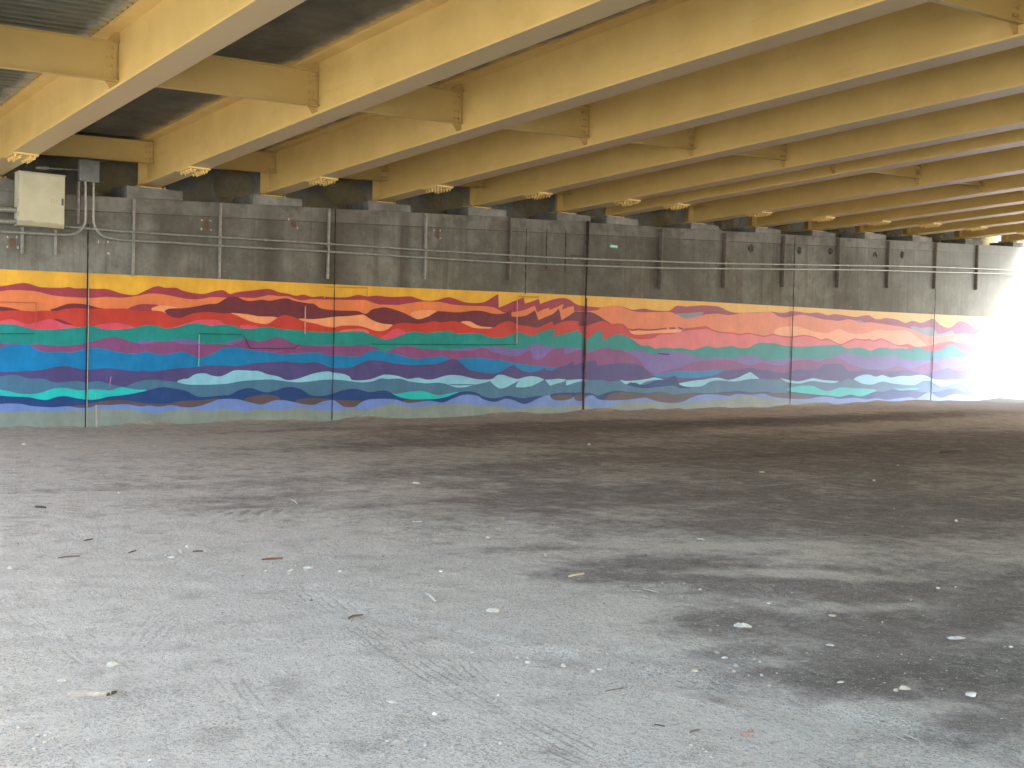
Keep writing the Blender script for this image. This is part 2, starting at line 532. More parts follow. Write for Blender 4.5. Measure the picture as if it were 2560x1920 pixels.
for i, (gx, gz) in enumerate(GX):
    f = lambda x, y, i=i: zb(i, y)
    g = thing('bridge_girder', (gx, 25.0, gz), girder_label(i), 'girder', 'yellow bridge girders')
    m = MB(); m.box(gx - TW / 2, gx + TW / 2, Y_FAR, Y_END, TF, DEP - TF, f); m.build('web', MG, g)
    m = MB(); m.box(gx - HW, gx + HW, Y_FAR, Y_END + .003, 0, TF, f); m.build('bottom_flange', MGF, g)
    m = MB(); m.box(gx - HW - .015, gx + HW + .015, Y_FAR, Y_END + .003, DEP - TF, DEP, f); m.build('top_flange', MG, g)
    # bearing stiffeners at the wall, sole plate and bearing plate
    m = MB()
    for sgn in (-1, 1):
        xa, xb = sorted((gx + sgn * TW / 2, gx + sgn * (HW - .012)))
        m.box(xa, xb, 24.90, 24.925, TF, DEP - TF, f)
    m.build('bearing_stiffener', MG, g)
    z0 = zb(i, 24.9)
    m = MB()
    m.box(gx - .24, gx + .24, 24.66, 25.14, z0 - .032, z0 - .003)
    m.box(gx - .30, gx + .36, 24.60, 25.20, z0 - .066, z0 - .036)
    for sx in (-.27, .31):
        m.tube([(gx + sx, 24.70, z0 - .04), (gx + sx, 24.70, z0 + .015)], .02, 8)
    m.build('bearing_plate', MG, g, bevel=.003)
    # connection plates for the cross beams
    for yr in ROWS:
        m = MB()
        for sgn in (-1, 1):
            zz = zb(i, yr)
            pr = [(TW / 2, TF), (.055, TF), (.19, .20), (.19, .80), (.06, DEP - TF), (TW / 2, DEP - TF)]
            m.prism([(gx + sgn * a, yr, zz + b) for a, b in pr], (0, .012, 0))
        m.build('connection_plate', MGB, g)
    # bolted splice under the bottom flange near the wall
    if i >= FIRST - 1:
        ys = 22.30
        m = MB(); m.box(gx - HW - .004, gx + HW + .004, ys - .30, ys + .30, -.034, -.002, f)
        sp = m.build('splice_plate', MG, g)
        for a in range(4):
            for b in range(5):
                by = ys - .24 + .12 * b
                add_part('bolt', ME_STUD, (gx + (-.165, -.085, .085, .165)[a], by, zb(i, by) - .034 + random.uniform(-.008, .003)), sp)

# (bolt heads and studs share two meshes; every one is an object under its plate or beam)
# cross beams between neighbouring girders
for i in range(len(GX) - 1):
    if abs(GX[i + 1][0] - GX[i][0] - 1.82) < .02: continue           # the pair at the expansion joint is not tied
    for r, yr in enumerate(ROWS + [24.55]):
        xa, xb = GX[i][0] + TW / 2 + .012, GX[i + 1][0] - TW / 2 - .012
        za, zc = zb(i, yr), zb(i + 1, yr)
        lo, hi = (.22, .80) if r < 2 else (.46, .92)
        k = i - FIRST
        a, b = (ORD[k], ORD[k + 1]) if k >= 0 else ('', '')
        if k < -1: lab = 'yellow cross beam between girders out beyond the cabinet toward the bridge edge'
        elif r == 2: lab = ('yellow end cross beam over the wall seat, between girders %s and %s from the cabinet' % (a, b)) if k >= 0 else 'yellow end cross beam over the wall seat, before the cabinet'
        elif k == -1: lab = ['yellow cross beam under ribbed metal decking with two rows of bolts', 'yellow cross beam under ribbed decking, second row from wall'][r]
        else: lab = 'yellow cross beam joining girders %s and %s from the cabinet, %s row from wall' % (a, b, ORD[r])
        t = thing('cross_beam', ((xa + xb) / 2, yr, (za + zc) / 2 + .5), lab, 'cross beam', 'cross beams between the girders'); t['kind'] = 'thing'
        yp = yr - .016
        def hx(m, ya, yb, l, h):
            m.hexa([(xa, ya, za + l), (xb, ya, zc + l), (xb, yb, zc + l), (xa, yb, za + l),
                    (xa, ya, za + h), (xb, ya, zc + h), (xb, yb, zc + h), (xa, yb, za + h)])
        m = MB(); hx(m, yp, yp + .012, lo + .014, hi - .014); m.build('beam_web', MGB, t)
        m = MB(); hx(m, yp - .075, yp + .012, lo, lo + .014); m.build('beam_flange', MGB, t)
        m = MB(); hx(m, yp - .075, yp + .012, hi - .014, hi); m.build('beam_flange', MGB, t)
        nb = 4 if r < 2 else 3
        for e, (x0, sg, zz) in enumerate(((xa, 1, za), (xb, -1, zc))):
            for c in range(2):
                for q in range(nb):
                    add_part('bolt', ME_BOLT, (x0 + sg * (.055 + .085 * c), yp, zz + lo + .10 + (hi - lo - .20) * q / (nb - 1)), t)

# ------------------------------------------------------------------ bridge deck
deck = thing('bridge_deck', (20, 5, 6.8), 'dark underside of the road deck spanning above the yellow girders', 'bridge deck')
X_L, X_R = GX[0][0] - 0.3, GX[-1][0] + 0.35


def attr_mesh(name, verts, faces, edge, mat, parent):
    me = bpy.data.meshes.new(name)
    off = Vector(parent.location)
    me.from_pydata([(x - off.x, y - off.y, z - off.z) for x, y, z in verts], [], faces)
    me.materials.append(mat)
    a = me.attributes.new('edge', 'FLOAT', 'POINT'); a.data.foreach_set('value', edge)
    o = bpy.data.objects.new(name, me); COL.objects.link(o); o.parent = parent
    return o


for i in range(len(GX) - 1):
    xa, xb = GX[i][0] + HW + .015, GX[i + 1][0] - HW - .015
    za, zc = GX[i][1] + DEP, GX[i + 1][1] + DEP
    corr = i == FIRST - 1
    nx = 8
    if corr:                                   # ribbed steel pan, ribs running from girder to girder
        per = .21
        ys = []; hs = []
        y = Y_FAR
        while y < 25.2:
            ys += [y, y + .075, y + .105, y + .18]; hs += [0, 0, .065, .065]
            y += per
    else:
        ys = list(np.linspace(Y_FAR, 25.3, 60)); hs = [.004] * 60
    V, E, Fc = [], [], []
    for y, h in zip(ys, hs):
        for k in range(nx + 1):
            u = k / nx
            x = xa + (xb - xa) * u
            V.append((x, y, za + (zc - za) * u + SL * (y - 25) - .004 + h)); E.append(min(x - xa, xb - x))
    for j in range(len(ys) - 1):
        for k in range(nx):
            q = j * (nx + 1) + k
            Fc.append([q, q + nx + 1, q + nx + 2, q + 1])
    attr_mesh('ribbed_decking' if corr else 'soffit', V, Fc, E, MPA if corr else MSO, deck)
m = MB()
for i in range(len(GX) - 1):
    a = GX[i][0] if i else X_L
    b = GX[i + 1][0] if i < len(GX) - 2 else X_R
    pa = GX[i][1] + DEP + .06; pb = GX[i + 1][1] + DEP + .06
    m.hexa([(a, Y_FAR, pa + SL * (Y_FAR - 25)), (b, Y_FAR, pb + SL * (Y_FAR - 25)), (b, 26.2, pb + SL * 1.2), (a, 26.2, pa + SL * 1.2),
            (a, Y_FAR, pa + .25 + SL * (Y_FAR - 25)), (b, Y_FAR, pb + .25 + SL * (Y_FAR - 25)), (b, 26.2, pb + .25 + SL * 1.2), (a, 26.2, pa + .25 + SL * 1.2)])
m.build('road_slab', MDECK, deck)

# ------------------------------------------------------------------ abutment wall
wall = thing('abutment_wall', (20, WY, 0), 'stained concrete bridge abutment wall painted with a band of coloured waves', 'wall')
SEAT = [(-14, 3.50), (6.6, 4.49), (9.3, 4.62), (13.5, 4.84), (18.2, 5.08), (24.5, 5.35), (33.2, 5.75), (42.6, 6.22), (70, 7.5)]


def seat_z(x):
    for (a, p), (b, q) in zip(SEAT, SEAT[1:]):
        if x <= b: return p + (q - p) * (x - a) / (b - a)
    return SEAT[-1][1]


m = MB()
for (a, p), (b, q) in zip(SEAT, SEAT[1:]):
    m.hexa([(a, WY, -1.2), (b, WY, -1.2), (b, 26.6, -1.2), (a, 26.6, -1.2), (a, WY, p), (b, WY, q), (b, 26.6, q), (a, 26.6, p)])
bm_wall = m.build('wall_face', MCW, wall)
m = MB()
for (a, p), (b, q) in zip(SEAT, SEAT[1:]):
    m.hexa([(a, 25.75, p + .002), (b, 25.75, q + .002), (b, 26.5, q + .002), (a, 26.5, p + .002),
            (a, 25.75, p + 1.18), (b, 25.75, q + 1.18), (b, 26.5, q + 1.18), (a, 26.5, p + 1.18)])
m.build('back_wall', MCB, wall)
for i, (gx, gz) in enumerate(GX):
    z1 = zb(i, 24.9) - .067
    m = MB()
    a, b = gx - .62, gx + .60
    m.hexa([(a, WY - .012, seat_z(a) + .003), (b, WY - .012, seat_z(b) + .003), (b, 25.4, seat_z(b) + .003), (a, 25.4, seat_z(a) + .003),
            (a, WY - .012, z1), (b, WY - .012, z1), (b, 25.4, z1), (a, 25.4, z1)])
    m.build('pedestal', MCP, wall, bevel=.012)

MOV = mat_stain('yellow overspray', (.36, .30, .15), .5, (.5, 1, .5), .28, .72)
for i, (gx, gz) in enumerate(GX):
    m = MB()
    m.prism([(gx - .45 + .62 * math.cos(k * PI / 8) * random.uniform(.85, 1.1), 25.742, gz + .25 + .42 * math.sin(k * PI / 8) * random.uniform(.85, 1.1)) for k in range(16)], (0, -.002, 0))
    m.build('paint_overspray', MOV, wall)

# ---- the mural: painted areas laid over one another, each 1 mm proud of the last
Z = 2212 / 560.0


def sec(k, pts):
    x0 = 400 * (k - 1)
    return [(x0 + p[0] / Z, 660 + p[1] / Z, len(p) > 2) for p in pts]


def curve(*parts, closed=False, sub=4):
    """rounded line through the points; a point with a third entry is a sharp corner"""
    P = [p for q in parts for p in q]
    if not closed:
        P = sorted(P, key=lambda p: 0) if False else P
    n = len(P)
    W3 = [on_wall(p[0], p[1]) for p in P]
    W2 = [(w.x, w.z) for w in W3]
    out = []
    rng_i = range(n) if closed else range(n - 1)
    for i in rng_i:
        j = (i + 1) % n
        a, b = W2[i], W2[j]
        pa = W2[(i - 1) % n] if (closed or i > 0) else a
        pb = W2[(j + 1) % n] if (closed or j < n - 1) else b
        if P[i][2]: pa = a
        if P[j][2]: pb = b
        out.append(a)
        if P[i][2] and P[j][2]: continue
        for s in range(1, sub):
            t = s / sub
            def h(k):
                m0 = (b[k] - pa[k]) * .5; m1 = (pb[k] - a[k]) * .5
                return (2 * t**3 - 3 * t**2 + 1) * a[k] + (t**3 - 2 * t**2 + t) * m0 + (-2 * t**3 + 3 * t**2) * b[k] + (t**3 - t**2) * m1
            out.append((h(0), h(1)))
    if not closed: out.append(W2[-1])
    return out


PAL = {}
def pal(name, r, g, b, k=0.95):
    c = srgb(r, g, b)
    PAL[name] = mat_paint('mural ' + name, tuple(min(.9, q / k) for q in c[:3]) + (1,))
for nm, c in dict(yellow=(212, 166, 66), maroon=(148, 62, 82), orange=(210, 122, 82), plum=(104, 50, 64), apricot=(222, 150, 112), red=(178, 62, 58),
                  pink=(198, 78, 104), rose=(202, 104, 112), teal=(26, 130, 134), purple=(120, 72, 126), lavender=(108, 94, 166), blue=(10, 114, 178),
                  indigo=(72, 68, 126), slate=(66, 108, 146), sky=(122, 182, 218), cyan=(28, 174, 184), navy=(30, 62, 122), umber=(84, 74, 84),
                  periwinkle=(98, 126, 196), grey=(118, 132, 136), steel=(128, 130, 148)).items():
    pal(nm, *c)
MUR = list(PAL)
mural_v, mural_f, mural_m = [], [], []
depth = [0]


def put(poly, colour):
    depth[0] += 1
    y = WY - .003 - .001 * depth[0]
    vs = [Vector((x, z, 0)) for x, z in poly]
    tri = tessellate_polygon([vs])
    b = len(mural_v)
    mural_v.extend((x, y, z) for x, z in poly)
    for t in tri:
        p, q, r_ = (poly[k] for k in t)
        if (q[0] - p[0]) * (r_[1] - p[1]) - (q[1] - p[1]) * (r_[0] - p[0]) < 0: t = (t[0], t[2], t[1])
        mural_f.append([b + k for k in t]); mural_m.append(MUR.index(colour))


XA, XB = -1.5, 49.0


def layer(colour, *parts):
    c = curve(*parts)
    x0, x1 = c[0], c[-1]
    # carry the line on past the frame with the same kind of swell
    left = [(XA + (x0[0] - XA) * k / 8, x0[1] + .05 * math.sin(k * 1.9 + depth[0])) for k in range(8)] if x0[0] < 7 else [(x0[0], x0[1])]
    right = [(x1[0] + (XB - x1[0]) * k / 8, x1[1] + .06 * math.sin(k * 1.7 + depth[0])) for k in range(1, 9)]
    poly = left + c + right
    end = [(XB, -.9), (left[0][0], -.9)]
    put(poly + end, colour)


def patch(colour, *parts):
    put(curve(*parts, closed=True, sub=3), colour)


layer('yellow', [(0, 673, 1), (560, 698, 1), (960, 717, 1), (1360, 734, 1), (1760, 754, 1), (2160, 777, 1), (2400, 789, 1), (2559, 798, 1)])
layer('maroon',
      sec(1, [(0,220),(60,212),(210,188),(290,195),(380,225),(460,232),(600,235),(680,228),(740,240),(830,240),(960,245),(1060,248),(1180,285),(1260,302),(1340,305),(1420,270),(1540,220),(1640,235),(1740,235),(1800,262),(1900,285),(2010,295),(2100,272)]),
      sec(2, [(620,258),(690,295),(760,278),(900,262),(1030,247),(1100,250),(1180,280),(1260,292),(1340,312),(1420,302),(1500,325),(1590,318),(1700,328),(1840,328),(1950,305),(2040,318),(2150,312)]),
      sec(3, [(690,325),(800,322),(900,320),(960,340),(1040,360),(1140,358),(1260,328),(1340,345),(1420,375),(1500,385),(1620,375),(1740,305),(1760,302,1),(1765,432,1),(1850,395),(2010,328,1),(2022,390,1),(2090,370),(2162,342,1)]),
      sec(4, [(592,395,1),(650,372),(740,345),(820,335),(880,350),(940,390),(990,410),(1060,418),(1190,428),(1290,412),(1380,413),(1440,432),(1510,452),(1620,440),(1700,455),(1860,462),(1940,412),(2040,420)]),
      sec(5, [(600,408),(740,415),(800,430),(860,460),(940,480),(1080,480),(1240,475),(1310,470),(1370,480),(1440,480),(1490,465),(1560,470),(1660,485),(1760,480),(1850,505),(1920,495),(2010,505),(2120,522)]),
      sec(6, [(640,507),(690,512),(740,540),(800,545),(840,533),(960,550),(1040,582),(1110,560),(1200,580),(1310,540),(1350,570),(1390,605),(1480,628),(1570,565),(1660,590),(1730,635),(1850,612),(1920,640),(2010,665),(2100,690),(2205,690)]))
patch('steel', sec(4, [(1930,495),(2040,485),(2180,475),(2205,490),(2130,535),(2040,560),(1990,535)]))
patch('steel', sec(6, [(530,560),(600,560),(640,585),(600,600)]))
patch('steel', sec(6, [(1090,615),(1200,630),(1300,625),(1360,690),(1420,680),(1500,655),(1530,690),(1640,685),(1640,720),(1300,740),(1150,690)]))
layer('orange',
      sec(1, [(0,270),(110,258),(260,262),(380,275),(520,310),(680,325),(900,335),(1040,325),(1220,332),(1350,315),(1480,292),(1600,298),(1740,325),(1850,345),(1960,348),(2080,328)]),
      sec(2, [(600,330),(720,335),(800,328),(880,335),(960,332),(1070,308),(1180,318),(1260,318),(1320,340),(1400,360),(1500,345),(1580,350),(1700,350),(1850,355),(2020,355),(2080,375),(2160,400)]),
      sec(3, [(620,400),(760,405),(860,390),(960,375),(1080,370),(1200,378),(1300,400),(1420,410),(1580,415),(1700,425),(1760,450),(1820,480),(1890,476,1)]),
      sec(4, [(360,472),(440,452),(540,412,1),(562,478,1),(620,450),(680,432,1),(684,455,1),(760,425),(825,392,1),(805,452,1),(860,430),(922,415,1),(930,470,1),(980,465),(1060,465),(1150,455),(1200,428),(1290,412),(1380,413),(1440,440),(1510,465),(1600,475),(1740,475),(1880,475),(1940,500),(2040,540),(2140,520)]),
      sec(5, [(640,500),(760,490),(880,505),(1000,485),(1150,485),(1290,475),(1360,515),(1430,530),(1500,515),(1600,500),(1700,520),(1800,545),(1900,555),(1960,562),(2060,545),(2120,560)]),
      sec(6, [(600,582),(690,575),(800,590),(900,605),(1000,620),(1090,640),(1180,680),(1280,712),(1400,712),(1480,695),(1560,695),(1640,690),(1760,690),(1850,660),(1940,650),(2040,680),(2205,700)]))
patch('plum', sec(1, [(-60,415),(0,420),(90,430),(200,460),(120,480),(-60,480)]))
patch('plum', sec(1, [(490,458),(560,430),(660,395),(760,390),(860,402),(960,430),(1015,440),(900,460),(640,470)]))
patch('maroon', sec(1, [(1260,450),(1330,410),(1420,395),(1560,405),(1520,440),(1560,480),(1400,490)]))
patch('apricot', sec(1, [(1490,447),(1580,410),(1740,430),(1720,480),(1600,500)]))
patch('apricot', sec(3, [(890,490),(960,462),(1060,455),(1140,465),(1100,510),(1000,560),(940,550)]))
put(curve(sec(2, [(40,465),(90,440),(240,435),(370,415),(480,395),(560,390),(640,345),(690,322),(760,325),(830,358),(900,365),(1000,352),(1080,362),(1180,345),(1250,338),(1320,362),(1440,385),(1520,395),(1580,435),(1700,455),(1850,462),(1950,465),(2030,492),(2090,450),(2180,430)]),
          sec(3, [(640,428),(700,440),(820,480),(900,520),(970,545),(1060,520),(1130,480),(1180,465),(1300,475),(1400,475),(1520,460),(1620,468),(1700,490),(1800,490),(1882,460,1),(1890,520,1),(1960,520),(2040,505)]),
          sec(4, [(538,455,1),(555,495),(572,555,1),(640,525),(720,490),(772,440,1),(785,475),(800,555,1),(860,520),(930,475),(980,470),(1090,475),(1160,505),(1220,545),(1295,592,1)]))
    + [(w.x, w.z) for w in (on_wall(*q[:2]) for q in sec(4, [(1290,640),(700,680),(0,700)]) + sec(2, [(1500,640),(900,640),(120,560)]))], 'plum')
patch('apricot', sec(2, [(690,489),(800,490),(900,503),(980,517),(1160,528),(1150,600),(1000,640),(860,620),(760,560)]))
patch('apricot', sec(2, [(1375,540),(1500,545),(1620,535),(1730,520),(1850,515),(1960,502),(2010,502),(2060,535),(2130,570),(2200,590)]), sec(3, [(720,606),(650,690),(500,690),(300,670)]), sec(2, [(1700,670),(1500,630),(1400,570)]))
patch('apricot', sec(3, [(1385,577),(1470,565),(1540,600),(1600,618),(1700,628),(1600,660),(1480,650)]))
patch('apricot', sec(4, [(1460,672),(1560,660),(1720,660),(1820,650),(1985,650),(1960,700),(1800,710),(1560,720)]))
patch('apricot', sec(5, [(1330,645),(1500,612),(1640,640),(1720,670),(1860,680),(1960,640),(2060,680),(2200,690)]), sec(6, [(760,650),(900,660),(1040,655),(1150,720),(1240,800),(1200,840),(700,830)]), sec(5, [(1980,820),(1400,740)]))
patch('plum', sec(4, [(1440,632),(1500,645),(1560,636),(1640,645),(1740,640),(1835,630),(1835,640),(1740,652),(1640,657),(1560,650),(1500,660)]))
patch('plum', sec(4, [(1868,627),(1922,627),(1922,640),(1868,640)]))
patch('plum', sec(4, [(1952,624),(1995,632),(1990,645),(1955,636)]))
layer('red',
      sec(1, [(0,465),(100,460),(200,460),(330,468),(420,460),(560,462),(640,445),(740,435),(860,440),(1000,440),(1150,440),(1240,440),(1330,460),(1500,460),(1600,470),(1660,505),(1720,530),(1790,530),(1860,500),(1950,480),(2060,475)]),
      sec(2, [(600,485),(700,490),(780,520),(860,555),(940,580),(1000,590),(1060,590),(1120,555),(1180,515),(1240,505),(1330,530),(1400,560),(1460,575),(1540,590),(1620,615),(1720,625),(1780,610),(1900,608),(1980,615),(2050,635),(2110,655)]),
      sec(3, [(600,662),(660,645),(720,600),(780,585),(860,582),(960,590),(1040,580),(1110,565),(1200,575),(1300,565),(1380,575),(1440,600),(1520,632),(1640,638),(1700,630),(1770,590),(1850,565),(1900,575)]),
      sec(4, [(370,600),(450,612),(560,628),(630,600),(712,565,1),(718,605,1),(800,575),(880,560),(965,565,1),(968,612,1),(1040,610),(1130,580),(1210,562),(1280,590),(1350,585),(1420,600),(1470,660),(1500,690),(1560,698),(1720,685),(1900,680),(1980,665),(2000,640),(2080,630)]),
      sec(5, [(620,615),(660,620),(720,650),(800,670),(900,675),(980,690),(1060,678),(1150,695),(1230,708),(1300,690),(1380,705),(1490,715),(1560,705),(1620,700),(1720,720),(1780,745),(1850,735),(1920,770),(1980,790),(2060,755),(2120,735)]),
      sec(6, [(620,745),(680,740),(720,755),(790,735),(860,760),(960,800),(1060,790),(1130,815),(1200,815),(1290,800),(1400,775),(1480,765),(1560,780),(1680,795),(1760,830),(1850,850),(1950,865),(2050,880),(2205,890)]))
patch('pink', sec(1, [(-60,600),(60,545),(110,543),(200,575),(280,595),(310,585),(380,570),(460,545),(530,550),(600,570),(680,600),(760,620),(840,630),(800,680),(-60,680)]))
patch('plum', sec(1, [(525,546),(590,548),(650,572),(715,602),(640,594),(580,570)]))
patch('pink', sec(1, [(935,612),(1030,590),(1170,582),(1240,600),(1315,628),(1240,680),(1040,680)]))
patch('pink', sec(1, [(1690,632),(1780,600),(1870,575),(1950,552),(2060,548),(2150,555)]), sec(2, [(630,592),(600,640),(100,660)]))
patch('pink', sec(2, [(780,610),(860,600),(960,612),(940,670),(830,670)]))
patch('pink', sec(3, [(580,740),(650,690),(720,645),(780,640),(840,670),(880,700),(660,780)]))
patch('rose', sec(3, [(180,665),(300,640),(430,642),(480,672),(440,700),(260,690)]))
put(curve(sec(4, [(1480,725),(1560,742),(1700,735),(1760,700),(1900,690),(2000,660)]),
          sec(5, [(600,645),(660,640),(720,665),(800,685),(900,690),(980,705),(1060,692),(1150,708),(1230,720),(1300,703),(1380,718),(1490,728),(1620,712),(1720,732),(1780,757),(1850,747),(1920,780),(1980,800),(2060,768),(2120,748)]),
          sec(6, [(620,758),(680,755),(720,768),(790,748),(860,772),(960,812),(1060,822)]))
    + [(w.x, w.z) for w in (on_wall(*q[:2]) for q in sec(6, [(1000,900)]) + sec(4, [(1500,880)]))], 'rose')
layer('teal',
      sec(1, [(0,592),(120,595),(220,615),(320,640),(430,648),(540,645),(640,635),(760,628),(860,612),(930,615),(1010,640),(1120,648),(1240,640),(1340,625),(1430,605),(1530,605),(1590,630),(1660,635),(1760,620),(1850,592),(1940,582),(2030,598),(2090,608),(2160,598)]),
      sec(2, [(650,598),(720,610),(800,635),(900,640),(980,625),(1080,622),(1180,640),(1280,648),(1400,655),(1500,668),(1600,672),(1700,672),(1850,668),(1980,665),(2060,690),(2140,720)]),
      sec(3, [(640,745),(740,725),(820,690),(900,668),(970,672),(1050,682),(1130,670),(1200,665),(1270,658),(1320,680),(1400,685),(1500,682),(1580,685),(1650,715),(1740,728),(1820,720),(1900,685),(1960,675),(2020,690),(2080,712)]),
      sec(4, [(560,688),(640,655),(738,645,1),(715,722,1),(790,695),(870,680),(950,655),(990,680),(1010,710),(1045,755,1),(1100,700),(1160,660),(1195,660,1),(1212,760,1),(1280,715),(1360,695),(1420,705),(1500,745),(1560,790),(1610,808),(1660,805),(1720,835),(1800,825),(1900,830),(2000,830),(2090,848)]),
      sec(5, [(590,825),(660,808),(740,825),(840,815),(910,808),(980,830),(1060,825),(1120,795),(1180,775),(1260,780),(1340,785),(1420,808),(1490,812),(1600,815),(1720,808),(1840,800),(1970,800),(2020,830),(2100,830),(2160,825)]),
      sec(6, [(640,840),(700,855),(760,830),(830,825),(900,838),(980,830),(1080,838),(1140,818),(1190,828),(1240,850),(1330,860),(1400,840),(1440,805),(1500,800),(1550,830),(1600,865),(1680,905),(1740,920),(1860,935),(2205,945)]))
patch('lavender', sec(1, [(1335,778),(1400,755),(1500,755),(1565,765),(1500,800),(1400,800)]))
patch('lavender', sec(1, [(1655,765),(1750,745),(1850,740),(1950,765),(2020,785),(1850,810),(1740,800)]))
patch('lavender', sec(2, [(620,798),(700,760),(780,740),(835,740),(800,790),(700,815)]))
patch('lavender', sec(2, [(1420,802),(1560,802),(1710,798),(1720,830),(1560,835)]))
put(curve(sec(3, [(1180,850),(1400,835),(1500,825),(1600,820),(1680,818),(1760,812),(1820,825),(1900,838),(1960,835),(2020,830),(2080,800)]),
          sec(4, [(540,790),(600,798),(680,815),(740,825),(820,818),(900,825),(1000,835),(1050,855),(1140,845),(1200,825),(1300,835),(1420,855),(1500,855),(1580,848),(1640,870),(1720,890),(1800,865),(1900,865),(2000,870),(2100,895)]),
          sec(5, [(620,930),(700,928),(780,925),(860,920),(940,920),(1020,903),(1100,912),(1180,930),(1250,945),(1350,945),(1420,935),(1490,928),(1600,930),(1680,925),(1780,940),(1860,925),(1940,900),(2010,870),(2080,885),(2160,910)]),
          sec(6, [(680,915),(740,905),(800,915),(900,905),(980,925),(1060,945),(1160,955),(1260,950),(1340,935),(1450,920),(1560,922),(1680,908),(1800,915),(1950,925),(2205,940)]))
    + [(XB, 1.45), (XB, .3)] + [(w.x, w.z) for w in (on_wall(*q[:2]) for q in sec(6, [(2205,1080)]) + sec(4, [(1600,1100),(600,1000)]) + sec(3, [(1250,900)]))], 'lavender')
layer('purple',
      sec(1, [(0,785),(110,785),(280,795),(360,792),(440,800),(560,808),(700,805),(780,795),(860,775),(980,745),(1090,722),(1180,728),(1250,755),(1350,785),(1440,790),(1560,765),(1640,765),(1700,765),(1800,790),(1950,795),(2100,788)]),
      sec(2, [(600,792),(700,800),(780,770),(850,745),(920,755),(980,765),(1060,745),(1150,722),(1220,735),(1280,770),(1350,795),(1440,805),(1560,815),(1680,812),(1760,803),(1860,810),(1960,802),(2060,805),(2130,825)]),
      sec(3, [(580,850),(640,862),(700,845),(770,815),(840,808),(910,810),(980,835),(1080,840),(1200,848),(1320,855),(1400,858),(1500,855),(1570,830),(1640,835),(1680,862),(1780,890),(1870,910),(1960,905)]),
      sec(4, [(440,870),(480,852),(505,880),(515,935),(560,945),(620,920),(680,860),(740,830),(818,825,1),(828,890,1),(920,862),(1000,845),(1050,885),(1140,850),(1210,825),(1290,840),(1390,855),(1480,890),(1550,930),(1590,985),(1640,1040),(1720,1085),(1800,1060),(1900,1040),(1980,1020)]),
      sec(5, [(480,980),(560,965),(660,955),(760,948),(860,950),(960,970),(1040,995),(1100,1000),(1160,975),(1240,980),(1320,1000),(1400,1000),(1440,985),(1490,960),(1560,950),(1650,945),(1740,965),(1830,940),(1920,930),(2000,950),(2060,985),(2130,1010)]),
      sec(6, [(620,1030),(740,1040),(860,1035),(940,1010),(1020,1020),(1100,1030),(1200,995),(1300,970),(1350,990),(1400,1045),(1500,1060),(1560,1025),(1620,1015),(1690,1040),(1760,1005),(1820,990),(1880,1015),(1950,1040),(2205,1060)]))
layer('blue',
      sec(1, [(0,830),(60,800),(150,795),(280,795),(330,830),(400,860),(500,872),(620,868),(700,875),(770,855),(850,832),(960,830),(1060,845),(1160,868),(1260,880),(1350,882),(1440,865),(1520,885),(1620,895),(1720,875),(1790,862),(1860,885),(1940,918),(2020,915),(2100,880)]),
      sec(2, [(600,838),(660,825),(740,822),(850,840),(960,855),(1080,870),(1180,890),(1280,890),(1380,880),(1500,872),(1580,878),(1660,900),(1780,902),(1860,910),(1960,910),(2040,870),(2110,850)]),
      sec(3, [(560,850),(640,872),(740,885),(820,910),(900,930),(980,935),(1060,918),(1140,918),(1200,908),(1260,930),(1330,945),(1380,930),(1480,930),(1560,925),(1660,935),(1760,942),(1860,965),(1980,985),(2100,1000)]),
      sec(4, [(640,1012),(755,1024),(900,1060),(1300,1070),(1660,1092),(1720,1088),(1800,1080),(1900,1060),(2000,1055),(2100,1058)]),
      sec(5, [(640,1050),(740,1045),(860,1050),(920,1065),(1300,1100),(2000,1100)]), sec(6, [(1200,1110),(2205,1110)]))
layer('indigo',
      sec(1, [(0,1065),(100,1065),(220,1058),(360,1050),(450,1035),(560,1012),(660,1008),(760,1030),(860,1042),(1000,1030),(1100,1030),(1240,1048),(1340,1058),(1420,1052),(1500,1060),(1620,1045),(1740,1028),(1850,1025),(1950,1015),(2050,1000)]),
      sec(2, [(620,1002),(740,1008),(830,998),(920,980),(1060,970),(1200,962),(1320,972),(1420,975),(1520,968),(1600,990),(1680,1020),(1780,1028),(1880,1020),(1960,985),(2040,955),(2100,948)]),
      sec(3, [(620,958),(720,978),(820,990),(920,998),(1020,992),(1120,990),(1200,965),(1280,940),(1340,945),(1400,990),(1460,1040),(1540,1062),(1640,1075),(1720,1080),(1780,1060),(1850,1020)]),
      sec(4, [(320,998),(360,1025),(420,1058),(500,1068),(580,1050),(635,1020,1),(650,1045),(700,1050),(740,1035),(780,1020),(850,995),(910,965),(916,1000),(960,985),(1060,965),(1135,950,1),(1150,1005,1),(1250,990),(1400,978),(1500,985),(1580,1005),(1650,1060),(1700,1095),(1740,1115),(1850,1115),(1900,1100),(1960,1120),(2060,1125)]),
      sec(5, [(640,1115),(760,1085),(820,1055),(900,1045),(980,1040),(1080,1022),(1160,1040),(1250,1045),(1320,1065),(1400,1075),(1470,1065),(1560,1040),(1680,1050),(1760,1025),(1820,990),(1960,985),(2010,1010),(2030,1045),(2100,1060)]),
      sec(6, [(620,1045),(740,1050),(880,1060),(960,1055),(1060,1045),(1130,1070),(1230,1085),(1320,1060),(1400,1040),(1460,1030),(1540,1055),(1620,1045),(1670,1015),(1740,1055),(1800,1085),(1850,1110),(2205,1110)]))
patch('cyan', sec(6, [(1790,1087),(1880,1050),(1950,1030),(2205,1040),(2205,1090),(2050,1120),(1860,1140)]))
